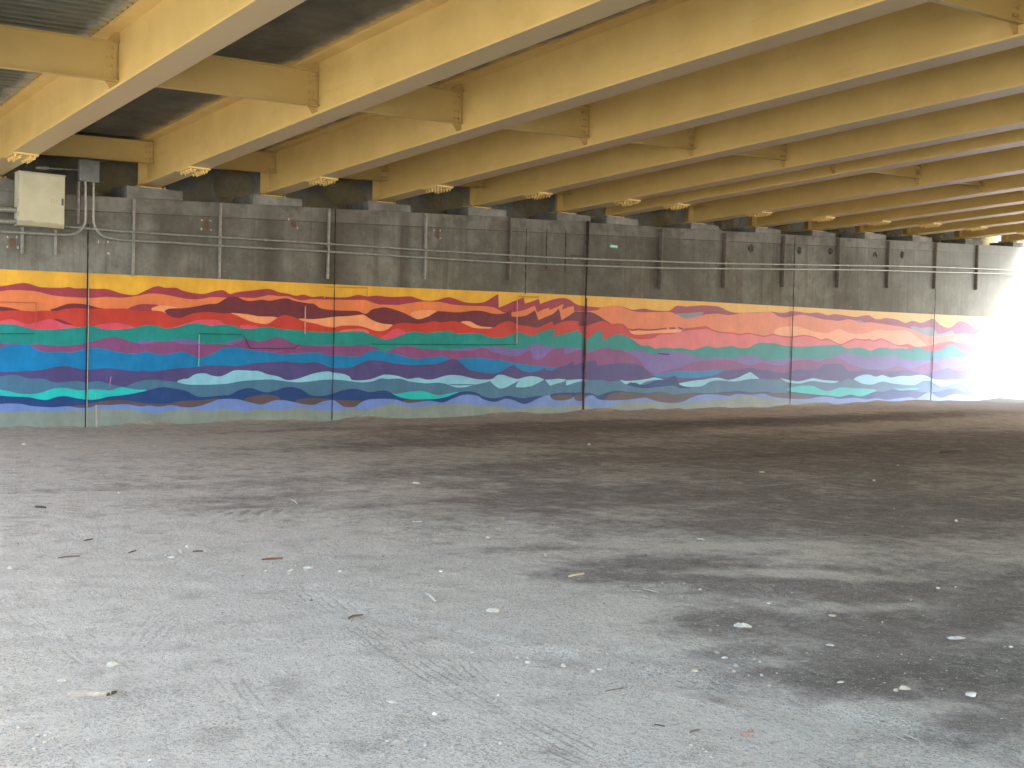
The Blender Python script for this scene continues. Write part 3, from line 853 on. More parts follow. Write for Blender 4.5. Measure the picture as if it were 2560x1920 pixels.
layer('slate',
      sec(1, [(0,1110),(100,1095),(180,1100),(280,1130),(420,1132),(500,1160),(580,1172),(660,1160),(760,1155),(850,1170),(960,1155),(1050,1175),(1160,1205),(1240,1210),(1300,1180),(1400,1150),(1520,1142),(1640,1155),(1760,1165)]),
      sec(2, [(300,1150),(600,1130),(900,1100),(1130,1130),(1260,1150),(1400,1135),(1600,1110),(1720,1110),(1860,1140),(1990,1158),(2100,1145)]),
      sec(3, [(620,1110),(700,1118),(850,1145),(1000,1150),(1200,1130),(1500,1150),(1640,1152),(1720,1140),(1820,1125),(1940,1140),(2100,1135)]),
      sec(4, [(635,1148),(840,1150),(1040,1143),(1120,1145),(1200,1148),(1290,1160),(1370,1150),(1500,1160),(1700,1135),(1850,1150),(1960,1180),(2100,1160)]),
      sec(5, [(620,1150),(900,1150),(1080,1110),(1165,1132),(1260,1140),(1375,1140),(1600,1155),(1950,1160),(2020,1140),(2100,1140)]),
      sec(6, [(560,1150),(800,1130),(1000,1150),(1300,1160),(1500,1175),(1760,1200),(1900,1215),(2205,1200)]))
patch('sky', sec(2, [(160,1160),(220,1135),(270,1130),(340,1088),(430,1078),(500,1100),(580,1110),(640,1090),(720,1052),(820,1048),(900,1055),(960,1055),(1060,1090),(1160,1110),(1240,1145),(1330,1138),(1420,1110),(1520,1078),(1640,1060),(1700,1070),(1800,1085),(1860,1110),(1890,1145),(1980,1148),(2080,1135),(2180,1098)]),
      sec(3, [(660,1092),(760,1105),(860,1135),(960,1122),(1040,1140),(1120,1135),(1220,1105),(1300,1095),(1400,1105),(1500,1130),(1600,1140),(1690,1135),(1740,1098),(1800,1095),(1860,1115),(1940,1135),(2040,1110),(2130,1112),(2205,1140,1),
              (2160,1165),(2090,1200),(2000,1218),(1920,1215,1),(1950,1150,1),(1880,1190),(1820,1220),(1760,1228),(1710,1195),(1670,1155,1),(1600,1175),(1500,1195),(1440,1212),(1360,1220),(1290,1205),(1220,1180),(1140,1170),(1060,1178),(980,1172),(880,1160),(800,1135),(740,1130),(660,1135),(590,1128),(520,1155),(420,1168),(320,1160)]),
      sec(2, [(1760,1143),(1600,1143),(1420,1165),(1300,1165),(1180,1150),(1080,1140),(940,1145),(800,1155),(660,1180),(500,1190),(330,1192),(240,1185)]))
patch('slate', sec(3, [(1270,1186),(1500,1186),(1480,1196),(1300,1196)]))
patch('sky', sec(4, [(630,1140,1),(700,1140),(760,1132),(840,1140,1),(820,1160),(750,1180),(680,1202,1)]))
patch('sky', sec(4, [(838,1148,1),(920,1140),(1000,1138),(1045,1145,1),(950,1165),(840,1200,1)]))
patch('sky', sec(4, [(1370,1143,1),(1440,1155),(1560,1145),(1660,1130),(1720,1120),(1805,1140,1),(1700,1145),(1620,1165),(1560,1190),(1480,1165),(1430,1187)]))
patch('navy', sec(4, [(1440,1187),(1520,1170),(1580,1195),(1650,1180),(1720,1150),(1820,1140),(1920,1105),(1955,1180),(2000,1205),(2070,1225),(1960,1225),(1900,1200),(1740,1215),(1600,1227),(1500,1208)]))
patch('sky', sec(4, [(1950,1182),(2020,1165),(2100,1150)]), sec(5, [(620,1140),(700,1125),(780,1125),(860,1145),(960,1120),(1020,1090),(1078,1066,1),(1120,1095),(1168,1132,1),(1080,1135),(960,1155),(900,1160),(800,1150),(720,1150),(660,1170),(600,1205),(500,1212),(420,1205)]))
patch('sky', sec(5, [(1370,1128,1),(1440,1140),(1540,1160),(1620,1145),(1700,1128),(1800,1145),(1955,1155,1),(1900,1175),(1780,1165),(1680,1155),(1580,1178),(1480,1175),(1420,1155)]))
patch('sky', sec(6, [(515,1137,1),(570,1105),(660,1090),(740,1112),(800,1095),(880,1120),(980,1105),(1080,1105),(1180,1092),(1260,1115),(1320,1140),(1440,1145),(1600,1140),(1700,1165),(1760,1175),(1850,1150),(1900,1135),(1960,1120),(2100,1110),(2205,1110),(2205,1225),(1900,1240),(1760,1235),(1640,1210),(1520,1180),(1440,1205),(1360,1205),(1280,1160),(1200,1155),(1120,1195),(1000,1190),(900,1180),(800,1160),(700,1190),(600,1180)]))
patch('cyan', sec(1, [(-60,1240),(80,1255),(160,1275),(290,1285),(400,1270),(480,1240),(560,1225),(660,1225),(780,1248),(900,1235),(1000,1242),(1080,1248),(1180,1218),(1250,1225),(1340,1240),(1440,1245),(1300,1300),(1100,1330),(960,1360),(760,1360),(400,1360),(-60,1330)]))
patch('cyan', sec(3, [(675,1270),(740,1282),(820,1268),(900,1258),(1000,1255),(1080,1275),(1160,1295),(1270,1275),(1355,1268),(1260,1330),(1120,1360),(900,1360),(760,1330)]))
patch('cyan', sec(5, [(1440,1245),(1480,1218),(1600,1200),(1700,1205),(1760,1235),(1840,1255),(1900,1240),(1960,1218),(2080,1225)]), sec(6, [(700,1235),(738,1250),(680,1290),(600,1320),(400,1320)]), sec(5, [(1800,1310),(1600,1290)]))
patch('cyan', sec(6, [(915,1225),(1000,1233),(1120,1225),(1165,1235),(1000,1248)]))
patch('cyan', sec(6, [(1635,1237),(1700,1222),(1850,1215),(1905,1250),(1800,1290),(1700,1280)]))
layer('navy',
      sec(1, [(0,1300),(120,1308),(280,1315),(380,1335),(460,1340),(560,1310),(650,1305),(750,1325),(860,1338),(950,1335),(1060,1310),(1200,1295),(1320,1275),(1440,1250),(1540,1222),(1620,1215),(1720,1230),(1820,1250),(1900,1290),(1960,1310),(2060,1308)]),
      sec(2, [(620,1295),(680,1290),(760,1250),(840,1225),(900,1225),(980,1255),(1060,1265),(1140,1245),(1220,1218),(1300,1215),(1380,1235),(1440,1275),(1500,1300),(1600,1300),(1700,1275),(1800,1245),(1900,1230),(1980,1245),(2060,1265),(2160,1250)]),
      sec(3, [(640,1250),(680,1265),(740,1300),(820,1325),(900,1335),(1020,1335),(1140,1330),(1240,1310),(1320,1280),(1400,1258),(1480,1258),(1540,1275),(1600,1305),(1680,1325),(1760,1318),(1840,1300),(1920,1315),(2000,1325),(2080,1310)]),
      sec(4, [(590,1300),(640,1310),(680,1290),(720,1278),(800,1270),(920,1268),(1040,1270),(1100,1280),(1150,1300),(1240,1268),(1340,1250),(1440,1262),(1540,1270),(1640,1275),(1760,1258),(1820,1270),(1900,1290),(2000,1280),(2100,1270)]),
      sec(5, [(640,1275),(800,1265),(960,1255),(1100,1268),(1240,1260),(1320,1285),(1420,1275),(1480,1262),(1600,1275),(1740,1290),(1860,1300),(1960,1310),(2060,1290)]),
      sec(6, [(560,1305),(620,1300),(720,1262),(820,1260),(900,1238),(980,1250),(1080,1242),(1200,1265),(1340,1260),(1420,1240),(1520,1232),(1600,1255),(1700,1275),(1800,1280),(1950,1262),(2205,1250)]))
patch('umber', sec(1, [(685,1402),(820,1390),(960,1360),(1080,1345),(1240,1345),(1360,1365),(1540,1380),(1700,1370),(1800,1350),(1960,1345),(2090,1330)]), sec(2, [(575,1328),(500,1420),(100,1450)]), sec(1, [(1200,1450),(760,1440)]))
patch('umber', sec(2, [(825,1332),(930,1300),(1040,1290),(1120,1298),(1175,1330),(1150,1410),(900,1410)]))
patch('umber', sec(2, [(1325,1352),(1420,1325),(1560,1325),(1680,1335),(1780,1345),(1900,1345),(1975,1356),(1900,1440),(1400,1420)]))
patch('umber', sec(3, [(810,1345),(930,1338),(1035,1345),(960,1400),(860,1400)]))
patch('umber', sec(4, [(688,1320),(720,1295),(800,1290),(900,1300),(920,1330),(840,1380),(740,1370)]))
patch('umber', sec(4, [(918,1305),(980,1285),(1030,1300),(1020,1370),(940,1375)]))
patch('umber', sec(4, [(1220,1330),(1280,1280),(1400,1265),(1620,1280),(1760,1260),(1830,1272),(1900,1293),(2000,1285),(2100,1272)]), sec(5, [(620,1280),(900,1268),(1200,1272),(1480,1272),(1700,1302),(1850,1310),(1850,1400),(900,1420),(0,1420)]), sec(4, [(1230,1420)]))
layer('periwinkle',
      sec(1, [(0,1380),(80,1375),(200,1380),(300,1400),(420,1410),(540,1412),(660,1402),(740,1415),(860,1418),(960,1390),(1060,1392),(1160,1385),(1260,1385),(1380,1405),(1460,1395),(1560,1408),(1680,1392),(1780,1410),(1870,1415),(1960,1400),(2060,1368)]),
      sec(2, [(560,1338),(660,1330),(760,1335),(860,1360),(960,1385),(1020,1380),(1100,1350),(1200,1342),(1300,1360),(1400,1382),(1510,1388),(1580,1360),(1690,1342),(1740,1365),(1800,1405),(1860,1412),(1920,1405),(1980,1360),(2060,1335)]),
      sec(3, [(620,1330),(720,1335),(780,1350),(860,1370),(960,1362),(1060,1348),(1130,1358),(1200,1365),(1280,1335),(1380,1295),(1460,1288),(1540,1300),(1600,1335),(1680,1358),(1740,1355),(1820,1328),(1900,1345),(1980,1378),(2040,1375),(2120,1335)]),
      sec(4, [(600,1310),(675,1290,1),(690,1325),(740,1345),(820,1345),(880,1330),(915,1310,1),(925,1340),(960,1352),(1000,1345),(1040,1305),(1100,1295),(1140,1325),(1180,1340),(1300,1345),(1420,1340),(1520,1330),(1620,1318),(1700,1345),(1780,1365),(1880,1370),(1980,1360),(2060,1325),(2120,1300)]),
      sec(5, [(640,1285),(760,1290),(860,1300),(960,1282),(1080,1292),(1200,1280),(1300,1310),(1400,1325),(1500,1330),(1600,1332),(1680,1325),(1760,1310),(1860,1312),(1960,1330),(2100,1318)]),
      sec(6, [(640,1335),(740,1325),(840,1340),(940,1328),(1060,1315),(1140,1325),(1220,1280),(1270,1268),(1340,1310),(1400,1318),(1460,1295),(1540,1285),(1620,1300),(1720,1325),(1850,1315),(1950,1302),(2205,1280)]))
layer('grey',
      sec(1, [(0,1450),(100,1455),(240,1445),(380,1450),(520,1458),(680,1440),(860,1445),(960,1420),(1100,1435),(1240,1430),(1400,1455),(1540,1468),(1640,1450),(1760,1440),(1900,1440),(2060,1448)]),
      sec(2, [(580,1430),(660,1430),(760,1445),(860,1455),(960,1428),(1080,1435),(1180,1442),(1300,1425),(1420,1420),(1540,1440),(1680,1448),(1800,1440),(1880,1430),(1960,1445),(2060,1435)]),
      sec(3, [(620,1392),(720,1380),(800,1392),(880,1410),(980,1408),(1080,1390),(1200,1388),(1320,1380),(1440,1378),(1560,1395),(1680,1400),(1780,1402),(1860,1425),(1960,1425),(2060,1412)]),
      sec(4, [(620,1402),(700,1410),(800,1405),(920,1392),(1010,1385),(1080,1410),(1180,1415),(1260,1405),(1340,1375),(1440,1362),(1560,1362),(1680,1360),(1800,1375),(1900,1378),(2000,1382)]),
      sec(5, [(520,1355),(640,1345),(760,1335),(860,1325),(960,1305),(1100,1305),(1240,1320),(1360,1345),(1480,1350),(1600,1360),(1760,1358),(1900,1370),(2060,1372)]),
      sec(6, [(620,1370),(700,1365),(860,1360),(1040,1352),(1160,1360),(1280,1350),(1400,1350),(1560,1345),(1700,1342),(1850,1330),(2205,1315)]))
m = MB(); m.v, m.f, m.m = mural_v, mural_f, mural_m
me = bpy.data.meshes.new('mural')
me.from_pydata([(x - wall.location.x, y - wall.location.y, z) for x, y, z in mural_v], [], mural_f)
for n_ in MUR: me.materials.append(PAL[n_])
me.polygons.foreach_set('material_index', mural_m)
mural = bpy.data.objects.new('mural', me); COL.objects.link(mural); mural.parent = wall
mural['label'] = 'painted mural of layered waves from yellow and red down to blue'
YM = WY - .003 - .001 * (depth[0] + 2)          # just proud of the last coat


# ---- joints, cracks, patch edges and scars on the wall
def strip(name, pts, w, mat, parent=wall, y=None, th=.004, wob=0.0):
    """a narrow raised strip following points of the wall"""
    y = YM if y is None else y
    P = [on_wall(*p) for p in pts]
    P = [(p.x, p.z) for p in P]
    Q = []
    for (a, b), (c, d) in zip(P, P[1:]):
        n = max(1, int(math.hypot(c - a, d - b) / .12)) if wob else 1
        for k in range(n): Q.append((a + (c - a) * k / n, b + (d - b) * k / n))
    Q.append(P[-1])
    m = MB()
    L, R_ = [], []
    for i, (a, b) in enumerate(Q):
        c = Q[max(i - 1, 0)]; d = Q[min(i + 1, len(Q) - 1)]
        tx, tz = d[0] - c[0], d[1] - c[1]
        l = math.hypot(tx, tz) or 1
        nx, nz = -tz / l, tx / l
        h = w / 2 * (1 + random.uniform(-wob, wob))
        o = random.uniform(-wob, wob) * w * .25
        L.append((a + nx * (h + o), b + nz * (h + o))); R_.append((a - nx * (h - o), b - nz * (h - o)))
    for i in range(len(Q) - 1):
        q = [L[i], L[i + 1], R_[i + 1], R_[i]]
        m.hexa([(x, y - th, z) for x, z in q] + [(x, y, z) for x, z in q])
    return m.build(name, mat, parent)


strip('expansion_joint', [(217.6, 560), (215, 800), (211, 1078)], .024, MJOI, wob=.3)
strip('joint_highlight', [(219.2, 690), (217.4, 860), (213.6, 1070)], .016, MJOL, y=YM - .001)  # highlight along the joint edge, painted on as a pale strip
strip('expansion_joint', [(835, 523), (831, 850), (826, 1050)], .022, MJOI, wob=.3)
strip('expansion_joint', [(1466, 553), (1464, 640)], .085, MJOI, wob=.35)
strip('expansion_joint', [(1464, 640), (1460, 745)], .055, MJOI, wob=.35)
strip('expansion_joint', [(1460, 745), (1455, 930), (1452, 1040)], .032, MJOI, wob=.35)
strip('joint_stain', [(1462.2, 745), (1457.5, 930), (1454, 1030)], .06, mat_stain('damp joint edge', (.12, .02, .05), .75, (2, 1, .6), .3, .6), y=YM + .0005, wob=.3)
strip('expansion_joint', [(1983, 592), (1979, 760), (1970, 1024)], .034, MJOI, wob=.3)
strip('expansion_joint', [(2335, 715), (2329, 860), (2322, 1010)], .034, MJOI, wob=.3)
for a in (((1316, 572), (1313, 735)), ((1367, 573), (1365, 676)), ((1415, 577), (1412, 682))):
    strip('wall_crack', a, .022, MJOI, y=WY - .001, wob=.5)
strip('wall_crack', [(1415, 640), (1462, 640)], .018, MJOI, y=WY - .001, wob=.5)
strip('wall_crack', [(1345, 674), (1414, 680)], .022, MSCAR, y=WY - .001, wob=.5)
GRV = mat_plain('shaded paint lip', (0.055, 0.05, 0.055), 0.9, 0.1, 0.2, 6)
YL, MGV, ORV = PAL['yellow'], PAL['teal'], PAL['orange']
DT = mat_plain('shadowed teal lip', (0.008, 0.10, 0.105), 0.9, 0.1, 0.2, 6)
DO = mat_plain('shadowed orange lip', (0.32, 0.11, 0.06), 0.9, 0.1, 0.2, 6)
DP = mat_plain('shadowed purple lip', (0.085, 0.035, 0.09), 0.9, 0.1, 0.2, 6)
DY = mat_plain('shadowed yellow lip', (0.42, 0.26, 0.04), 0.9, 0.1, 0.2, 6)
LT = mat_plain('teal lip highlight', (0.13, 0.34, 0.38), 0.9, 0.1, 0.2, 6)
LV = mat_plain('violet lip highlight', (0.30, 0.15, 0.34), 0.9, 0.1, 0.2, 6)
LO = mat_plain('orange lip highlight', (0.50, 0.27, 0.22), 0.9, 0.1, 0.2, 6)
for pts, w, mt in [([(-30, 753), (0, 755), (88, 757)], .014, DO), ([(88, 757), (87, 820)], .014, DO), ([(-30, 834), (0, 834.5), (84, 834)], .016, DT),
                   ([(495, 834), (600, 836)], .018, DT), ([(606, 838), (622, 871), (732, 871), (745, 860)], .018, DP),
                   ([(495, 836), (494.5, 860)], .03, LT), ([(494.5, 862), (494, 893)], .03, LV), ([(494, 894), (493, 916)], .03, LT),
                   ([(760, 765), (759.5, 800)], .028, LO), ([(759.5, 801), (759, 834)], .028, LO), ([(236, 983), (236, 996)], .03, LT), ([(237.5, 1012), (238.5, 1068)], .034, MJOL),
                   ([(275, 940), (270, 968)], .02, LV),
                   ([(925, 860), (1200, 862), (1286, 861)], .018, DT), ([(1289, 750), (1288, 858)], .024, LO),
                   ([(806, 717), (915, 720)], .03, DY), ([(914, 719), (914, 742)], .016, DY), ([(808, 719), (808, 745)], .022, YL),
                   ([(1293, 741), (1344, 743)], .034, DY), ([(1641, 884), (1668, 886)], .025, DP)]:
    strip('patch_edge_shading', pts, w, mt, th=.006, wob=.15)  # edge shadow lines and lit lips painted on as dark and pale strips


def scar(px, py, s=1.0, plate=True):
    p = on_wall(px, py)
    m = MB()
    if plate:
        pts = []
        for k in range(9):
            a = 2 * PI * k / 9
            pts.append((p.x + .075 * s * math.cos(a) * random.uniform(.7, 1.2), WY - .002, p.z + .10 * s * math.sin(a) * random.uniform(.7, 1.2)))
        m.prism(pts, (0, -.004, 0), 0)
    for dx, dz in ((-.10, .10), (.09, .11), (-.11, -.10), (.09, -.09)):
        if random.random() < .2: continue
        q = (p.x + dx * s + random.uniform(-.02, .02), p.z + dz * s)
        pts = [(q[0] + .022 * s * math.cos(k * 1.3) * random.uniform(.5, 1.4), WY - .003, q[1] + .026 * s * math.sin(k * 1.3) * random.uniform(.5, 1.4)) for k in range(5)]
        m.prism(pts, (0, -.006, 0), 1)
    m.build('anchor_scar', [MSCAR, MCHIP], wall)


for q in ((31, 606), (516, 563), (733, 560), (1093, 586)): scar(*q)
scar(258, 620, 1.2, plate=False)
for px, py in ((1877, 621), (1998, 626), (2076, 628), (2187, 637), (2255, 637)):
    p = on_wall(px, py)
    m = MB()
    m.prism([(p.x + .13 * math.cos(k * .7) * random.uniform(.8, 1.2), WY - .002, p.z + .12 * math.sin(k * .7) * random.uniform(.8, 1.2)) for k in range(9)], (0, -.002, 0))
    m.build('form_tie_patch', MSTAIN, wall)

# ------------------------------------------------------------------ conduits, brackets, boxes on the wall
MCH = MSTL


def add_strut(px, y0, y1, mat, label, wdt=.045, dep=.085):
    a, b = on_wall(px, y0), on_wall(px, y1)
    # the bracket hangs plumb: take its place from the upper end
    x = (a.x + b.x) / 2
    z1, z0 = a.z, b.z
    o = thing('strut_channel', (x, WY - .003, z0), label, 'bracket', 'strut channels bolted to the abutment')
    m = MB()
    h = wdt / 2
    m.box(x - h, x + h, WY - .010, WY - .003, z0, z1)
    m.box(x - h, x - h + .006, WY - dep, WY - .010, z0, z1)
    m.box(x + h - .006, x + h, WY - dep, WY - .010, z0, z1)
    m.box(x - h + .006, x - h + .015, WY - dep, WY - dep + .004, z0, z1)
    m.box(x + h - .015, x + h - .006, WY - dep, WY - dep + .004, z0, z1)
    m.build('channel', mat, o)
    for zz in (z0 + .12, z1 - .12):
        m = MB(); m.tube([(x, WY - .01, zz), (x, WY - .03, zz)], .014, 6); m.build('anchor_bolt', MGAL, o)
    return x


struts = [(54, 567, 634, MSTL, 'short galvanised strut channel under the cabinet, beside its hinge edge'),
          (137, 567, 638, MSTL, 'short galvanised strut channel under the cabinet, beside its latch edge'),
          (194, 455, 560, MSTL, 'thin strut channel holding up the grey junction box'),
          (332, 498, 691, MSTL, 'galvanised strut channel first along the wall after the junction box'),
          (548, 508, 695, MSTL, 'galvanised strut channel second along the wall after the junction box'),
          (819, 522, 697, MSTL, 'galvanised strut channel standing beside the dark blotch on the wall'),
          (1061, 534, 698, MSTL, 'galvanised strut channel standing in the stained wall before the cracked patch'),
          (1273, 545, 700, MSTR, 'rusty strut channel beside the rectangular cracked patch'),
          (1648, 572, 722, MSTR, 'dark strut channel first beyond the green tag'),
          (1808, 583, 719, MSTR, 'dark strut channel second beyond the green tag'),
          (1955, 589, 718, MSTR, 'dark strut channel third beyond the green tag, by a thin wall joint'),
          (2092, 595, 719, MSTR, 'dark strut channel fourth beyond the green tag, with a bent clamp'),
          (2216, 602, 720, MSTR, 'dark strut channel fifth beyond the green tag'),
          (2334, 607, 722, MSTR, 'dark strut channel sixth beyond the green tag, above the last wall joint'),
          (2438, 613, 725, MSTR, 'dark strut channel seventh beyond the green tag, near the bright end')]
SX = []
for s in struts:
    far = s[0] > 1600
    SX.append((add_strut(*s, wdt=.05 if far else .04, dep=.12 if far else .075), .12 if far else .075))


def smooth_path(pts, sub=5):
    out = []
    for i in range(len(pts) - 1):
        a, b = pts[i], pts[i + 1]
        pa = pts[i - 1] if i else a
        pb = pts[i + 2] if i + 2 < len(pts) else b
        for s in range(sub):
            t = s / sub
            out.append(a * (2 * t**3 - 3 * t**2 + 1) + (b - pa) * (.5 * (t**3 - 2 * t**2 + t)) + b * (-2 * t**3 + 3 * t**2) + (pb - a) * (.5 * (t**3 - t**2)))
    out.append(pts[-1])
    return out


def conduit(px, label, r=.024, couple=(), ybase=WY - .135, name='conduit', ends=()):
    P = [on_wall(x, y, ybase) for x, y in px] + list(ends)
    P = smooth_path(P)
    o = thing(name, tuple(P[0]), label, 'conduit', 'conduits along the abutment')
    m = MB(); m.tube(P, r, 10); m.build('pipe', MGAL, o, smooth=True)
    acc = 0
    step = 3.05
    nxt = 1.4
    for a, b in zip(P, P[1:]):
        l = (b - a).length
        while acc + l > nxt:
            t = (nxt - acc) / l
            c = a + (b - a) * t; d = (b - a).normalized()
            m = MB(); m.tube([c - d * .045, c + d * .045], r * 1.35, 10); m.build('coupling', MGAL, o, smooth=True)
            nxt += step
        acc += l
    # straps where the conduit crosses a strut
    for sx, dep in SX:
        for a, b in zip(P, P[1:]):
            if (a.x - sx) * (b.x - sx) <= 0 and abs(b.x - a.x) > 1e-4 and abs(b.z - a.z) < abs(b.x - a.x):
                t = (sx - a.x) / (b.x - a.x); c = a + (b - a) * t; d = (b - a).normalized()
                m = MB(); m.tube([c - d * .016, c + d * .016], r * 1.22, 10); m.build('strap', MGAL, o, smooth=True)
                break
    return P


dx = on_wall(2700, 700, WY - .135)
conduit([(161, 566), (240, 573), (334, 580), (430, 586.5), (545, 593), (818, 609.5), (1040, 624), (1250, 636.5), (1405, 645), (1647, 653.5), (1812, 658.5), (1964, 661), (2118, 663.4), (2217, 664.7), (2340, 667.6), (2445, 671.5), (2560, 676.2), (2620, 678.5)],
        'upper long galvanised conduit running the length of the wall')
conduit([(233.5, 452), (233.5, 500), (233.6, 545), (236, 562), (244, 578), (258, 590), (285, 597), (334, 602), (430, 606.5), (545, 614.4), (818, 629), (1040, 643), (1250, 655.5), (1419, 662.5), (1647, 669.5), (1812, 671.5), (1964, 673), (2118, 674.4), (2217, 676.3), (2340, 680), (2445, 682.4), (2560, 686), (2620, 688)],
        'lower long galvanised conduit bending down out of the grey junction box')
conduit([(-120, 573), (0, 579), (80, 583), (150, 587), (182, 585), (200, 576), (211, 560), (213.5, 540), (213.5, 500), (213.3, 452)],
        'galvanised conduit curving up into the junction box from beneath the cabinet', r=.027)
conduit([(-130, 515), (0, 523), (56, 526)], 'thick galvanised pipe entering the cabinet side, upper of two', r=.058, name='pipe', ybase=WY - .2)
conduit([(-130, 545), (0, 552), (56, 555)], 'thick galvanised pipe entering the cabinet side, lower of two', r=.052, name='pipe', ybase=WY - .2)

# electrical cabinet
FY = 24.02
p0, p1 = on_wall(47, 430, FY), on_wall(161, 572, FY)
cab = thing('electrical_cabinet', ((p0.x + p1.x) / 2, FY, p1.z), 'cream metal electrical cabinet with stained lower edge fixed to the wall', 'cabinet')
cx0, cx1, cz0, cz1 = p0.x + .012, p1.x, p1.z, on_wall(100, 434, FY).z
m = MB(); m.box(cx0, cx1, FY + .018, WY - .03, cz0, cz1); m.build('cabinet_body', MCAB, cab, bevel=.006)
m = MB(); m.box(cx0 + .004, cx1 - .004, FY - .004, FY + .016, cz0 + .006, cz1 - .016); m.build('cabinet_door', MCAB, cab, bevel=.005)
m = MB(); m.box(cx0 - .012, cx1 + .012, FY - .016, WY - .03, cz1 + .001, cz1 + .016); m.build('drip_lip', MCAB, cab)
m = MB()
hx0 = cx1 - .055
m.box(hx0 - .012, hx0 + .03, FY - .012, FY - .005, cz0 + .46, cz0 + .60)
m.tube([(hx0 + .01, FY - .012, cz0 + .55), (hx0 + .01, FY - .04, cz0 + .55)], .014, 8)
m.box(hx0 + .002, hx0 + .018, FY - .052, FY - .040, cz0 + .47, cz0 + .57)
m.build('latch', MBOX, cab)
for zz in (.18, .42, .88):
    m = MB(); m.tube([(cx0 - .012, FY + .01, cz0 + zz), (cx0 - .012, FY + .01, cz0 + zz + .09)], .012, 8); m.build('hinge', MGAL, cab)
m = MB()                                        # the faint worn letters on the door
lx, lz = cx0 + .615, cz0 + .50
yy = FY - .0065
for a in ([(0, .06), (0, 0)], [(0, .06), (.03, .06)], [(0, 0), (.03, 0)], [(.05, .055), (.05, .0)], [(.05, 0), (.075, 0)], [(.105, .06), (.105, 0)], [(.085, .06), (.125, .06)]):
    (a0, b0), (a1, b1) = a
    m.box(lx + min(a0, a1) - .003, lx + max(a0, a1) + .003, yy, yy + .002, lz + min(b0, b1) - .003, lz + max(b0, b1) + .003)
m.build('worn_letters', mat_plain('faded ink', (0.27, 0.27, 0.21), 0.8, 0.1, .3, 40), cab)

# junction box
q0, q1 = on_wall(200, 398, 24.16), on_wall(247.5, 456, 24.16)
jb = thing('junction_box', ((q0.x + q1.x) / 2, 24.16, q1.z), 'dark grey square junction box above two conduits on the wall', 'junction box')
m = MB(); m.box(q0.x, q1.x, 24.172, WY - .09, q1.z, q0.z); m.build('box_body', MBOX, jb, bevel=.006)
m = MB(); m.box(q0.x - .006, q1.x + .006, 24.158, 24.170, q1.z - .006, q0.z + .006); m.build('cover_plate', MBOX, jb, bevel=.003)
for a in (q0.x + .03, q1.x - .03):
    for b in (q1.z + .03, q0.z - .03):
        m = MB(); m.tube([(a, 24.158, b), (a, 24.150, b)], .009, 6); m.build('screw', MGAL, jb)
# conduit body hanging out of its side
a, b = on_wall(124, 421, 24.3), on_wall(200, 425, 24.3)
e, e2 = on_wall(88, 419, 24.3), on_wall(122, 421, 24.3)
cb = thing('conduit_fitting', tuple(e), 'short oval conduit fitting on a stub pipe beside the junction box', 'conduit fitting')
m = MB(); m.tube([a, b], .016, 8); m.build('stub_pipe', MGAL, cb, smooth=True)
m = MB()
nn = 9
m.tube([e.lerp(e2, k / (nn - 1)) for k in range(nn)], [.052 * math.sin(PI * (.13 + .74 * k / (nn - 1))) ** .6 for k in range(nn)], 12)
m.build('fitting_body', MGAL, cb, smooth=True)

# small green tag on the wall
g0, g1 = on_wall(1524, 611), on_wall(1544, 621)
sg = thing('wall_tag', ((g0.x + g1.x) / 2, WY - .01, g1.z), 'small bright green tag with white marks on the bare concrete', 'tag')
MT1 = mat_plain('green tag', (0.03, 0.50, 0.36), .5, .4, .1, 9); MT2 = mat_plain('white tag print', (.85, .9, .86), .5, .4, .05, 9)
m = MB(); m.box(g0.x, g1.x, WY - .012, WY - .004, g1.z, g0.z); m.build('tag_plate', MT1, sg)
m = MB()
w_, h_ = g1.x - g0.x, g0.z - g1.z
for k, (u, v, du, dv) in enumerate(((.14, .3, .05, .4), (.19, .5, .06, .15), (.25, .3, .05, .4), (.36, .62, .14, .1), (.40, .45, .05, .17), (.36, .3, .14, .12), (.56, .3, .05, .4), (.63, .3, .05, .3), (.70, .3, .05, .4), (.80, .3, .06, .4))):
    m.box(g0.x + u * w_, g0.x + (u + du) * w_, WY - .0155, WY - .0125, g1.z + v * h_, g1.z + (v + dv) * h_)
m.build('tag_marks', MT2, sg)


# ------------------------------------------------------------------ ground
def vnoise(X, Y, sc, seed):
    r = np.random.default_rng(seed)
    T = r.random((256, 256))
    x = X * sc + 1000.0; y = Y * sc + 1000.0
    xi = np.floor(x).astype(int); yi = np.floor(y).astype(int)
    fx = x - xi; fy = y - yi
    fx = fx * fx * (3 - 2 * fx); fy = fy * fy * (3 - 2 * fy)
    a = T[xi % 256, yi % 256]; b = T[(xi + 1) % 256, yi % 256]; c = T[xi % 256, (yi + 1) % 256]; d = T[(xi + 1) % 256, (yi + 1) % 256]
    return a * (1 - fx) * (1 - fy) + b * fx * (1 - fy) + c * (1 - fx) * fy + d * fx * fy - .5


def axis(lo, hi, fine0, fine1, step, far):
    mid = list(np.arange(fine0, fine1, step))
    s, x = step, fine1
    while x < hi:
        mid.append(x); s *= 1.022 if x < far else 1.12; x += s
        if WY == far and WY - .75 < x < WY: s = min(s, .06)
    mid.append(hi)
    s, x = step * 1.1, fine0 - step
    pre = []
    while x > lo:
        pre.append(x); s *= 1.08; x -= s
    pre.append(lo)
    return np.array(pre[::-1] + mid)


gxs = axis(-600, 900, 0.2, 9.5, .035, 48.0)
gys = axis(-600, 600, 1.8, 11.5, .035, WY)
GXX, GYY = np.meshgrid(gxs, gys)


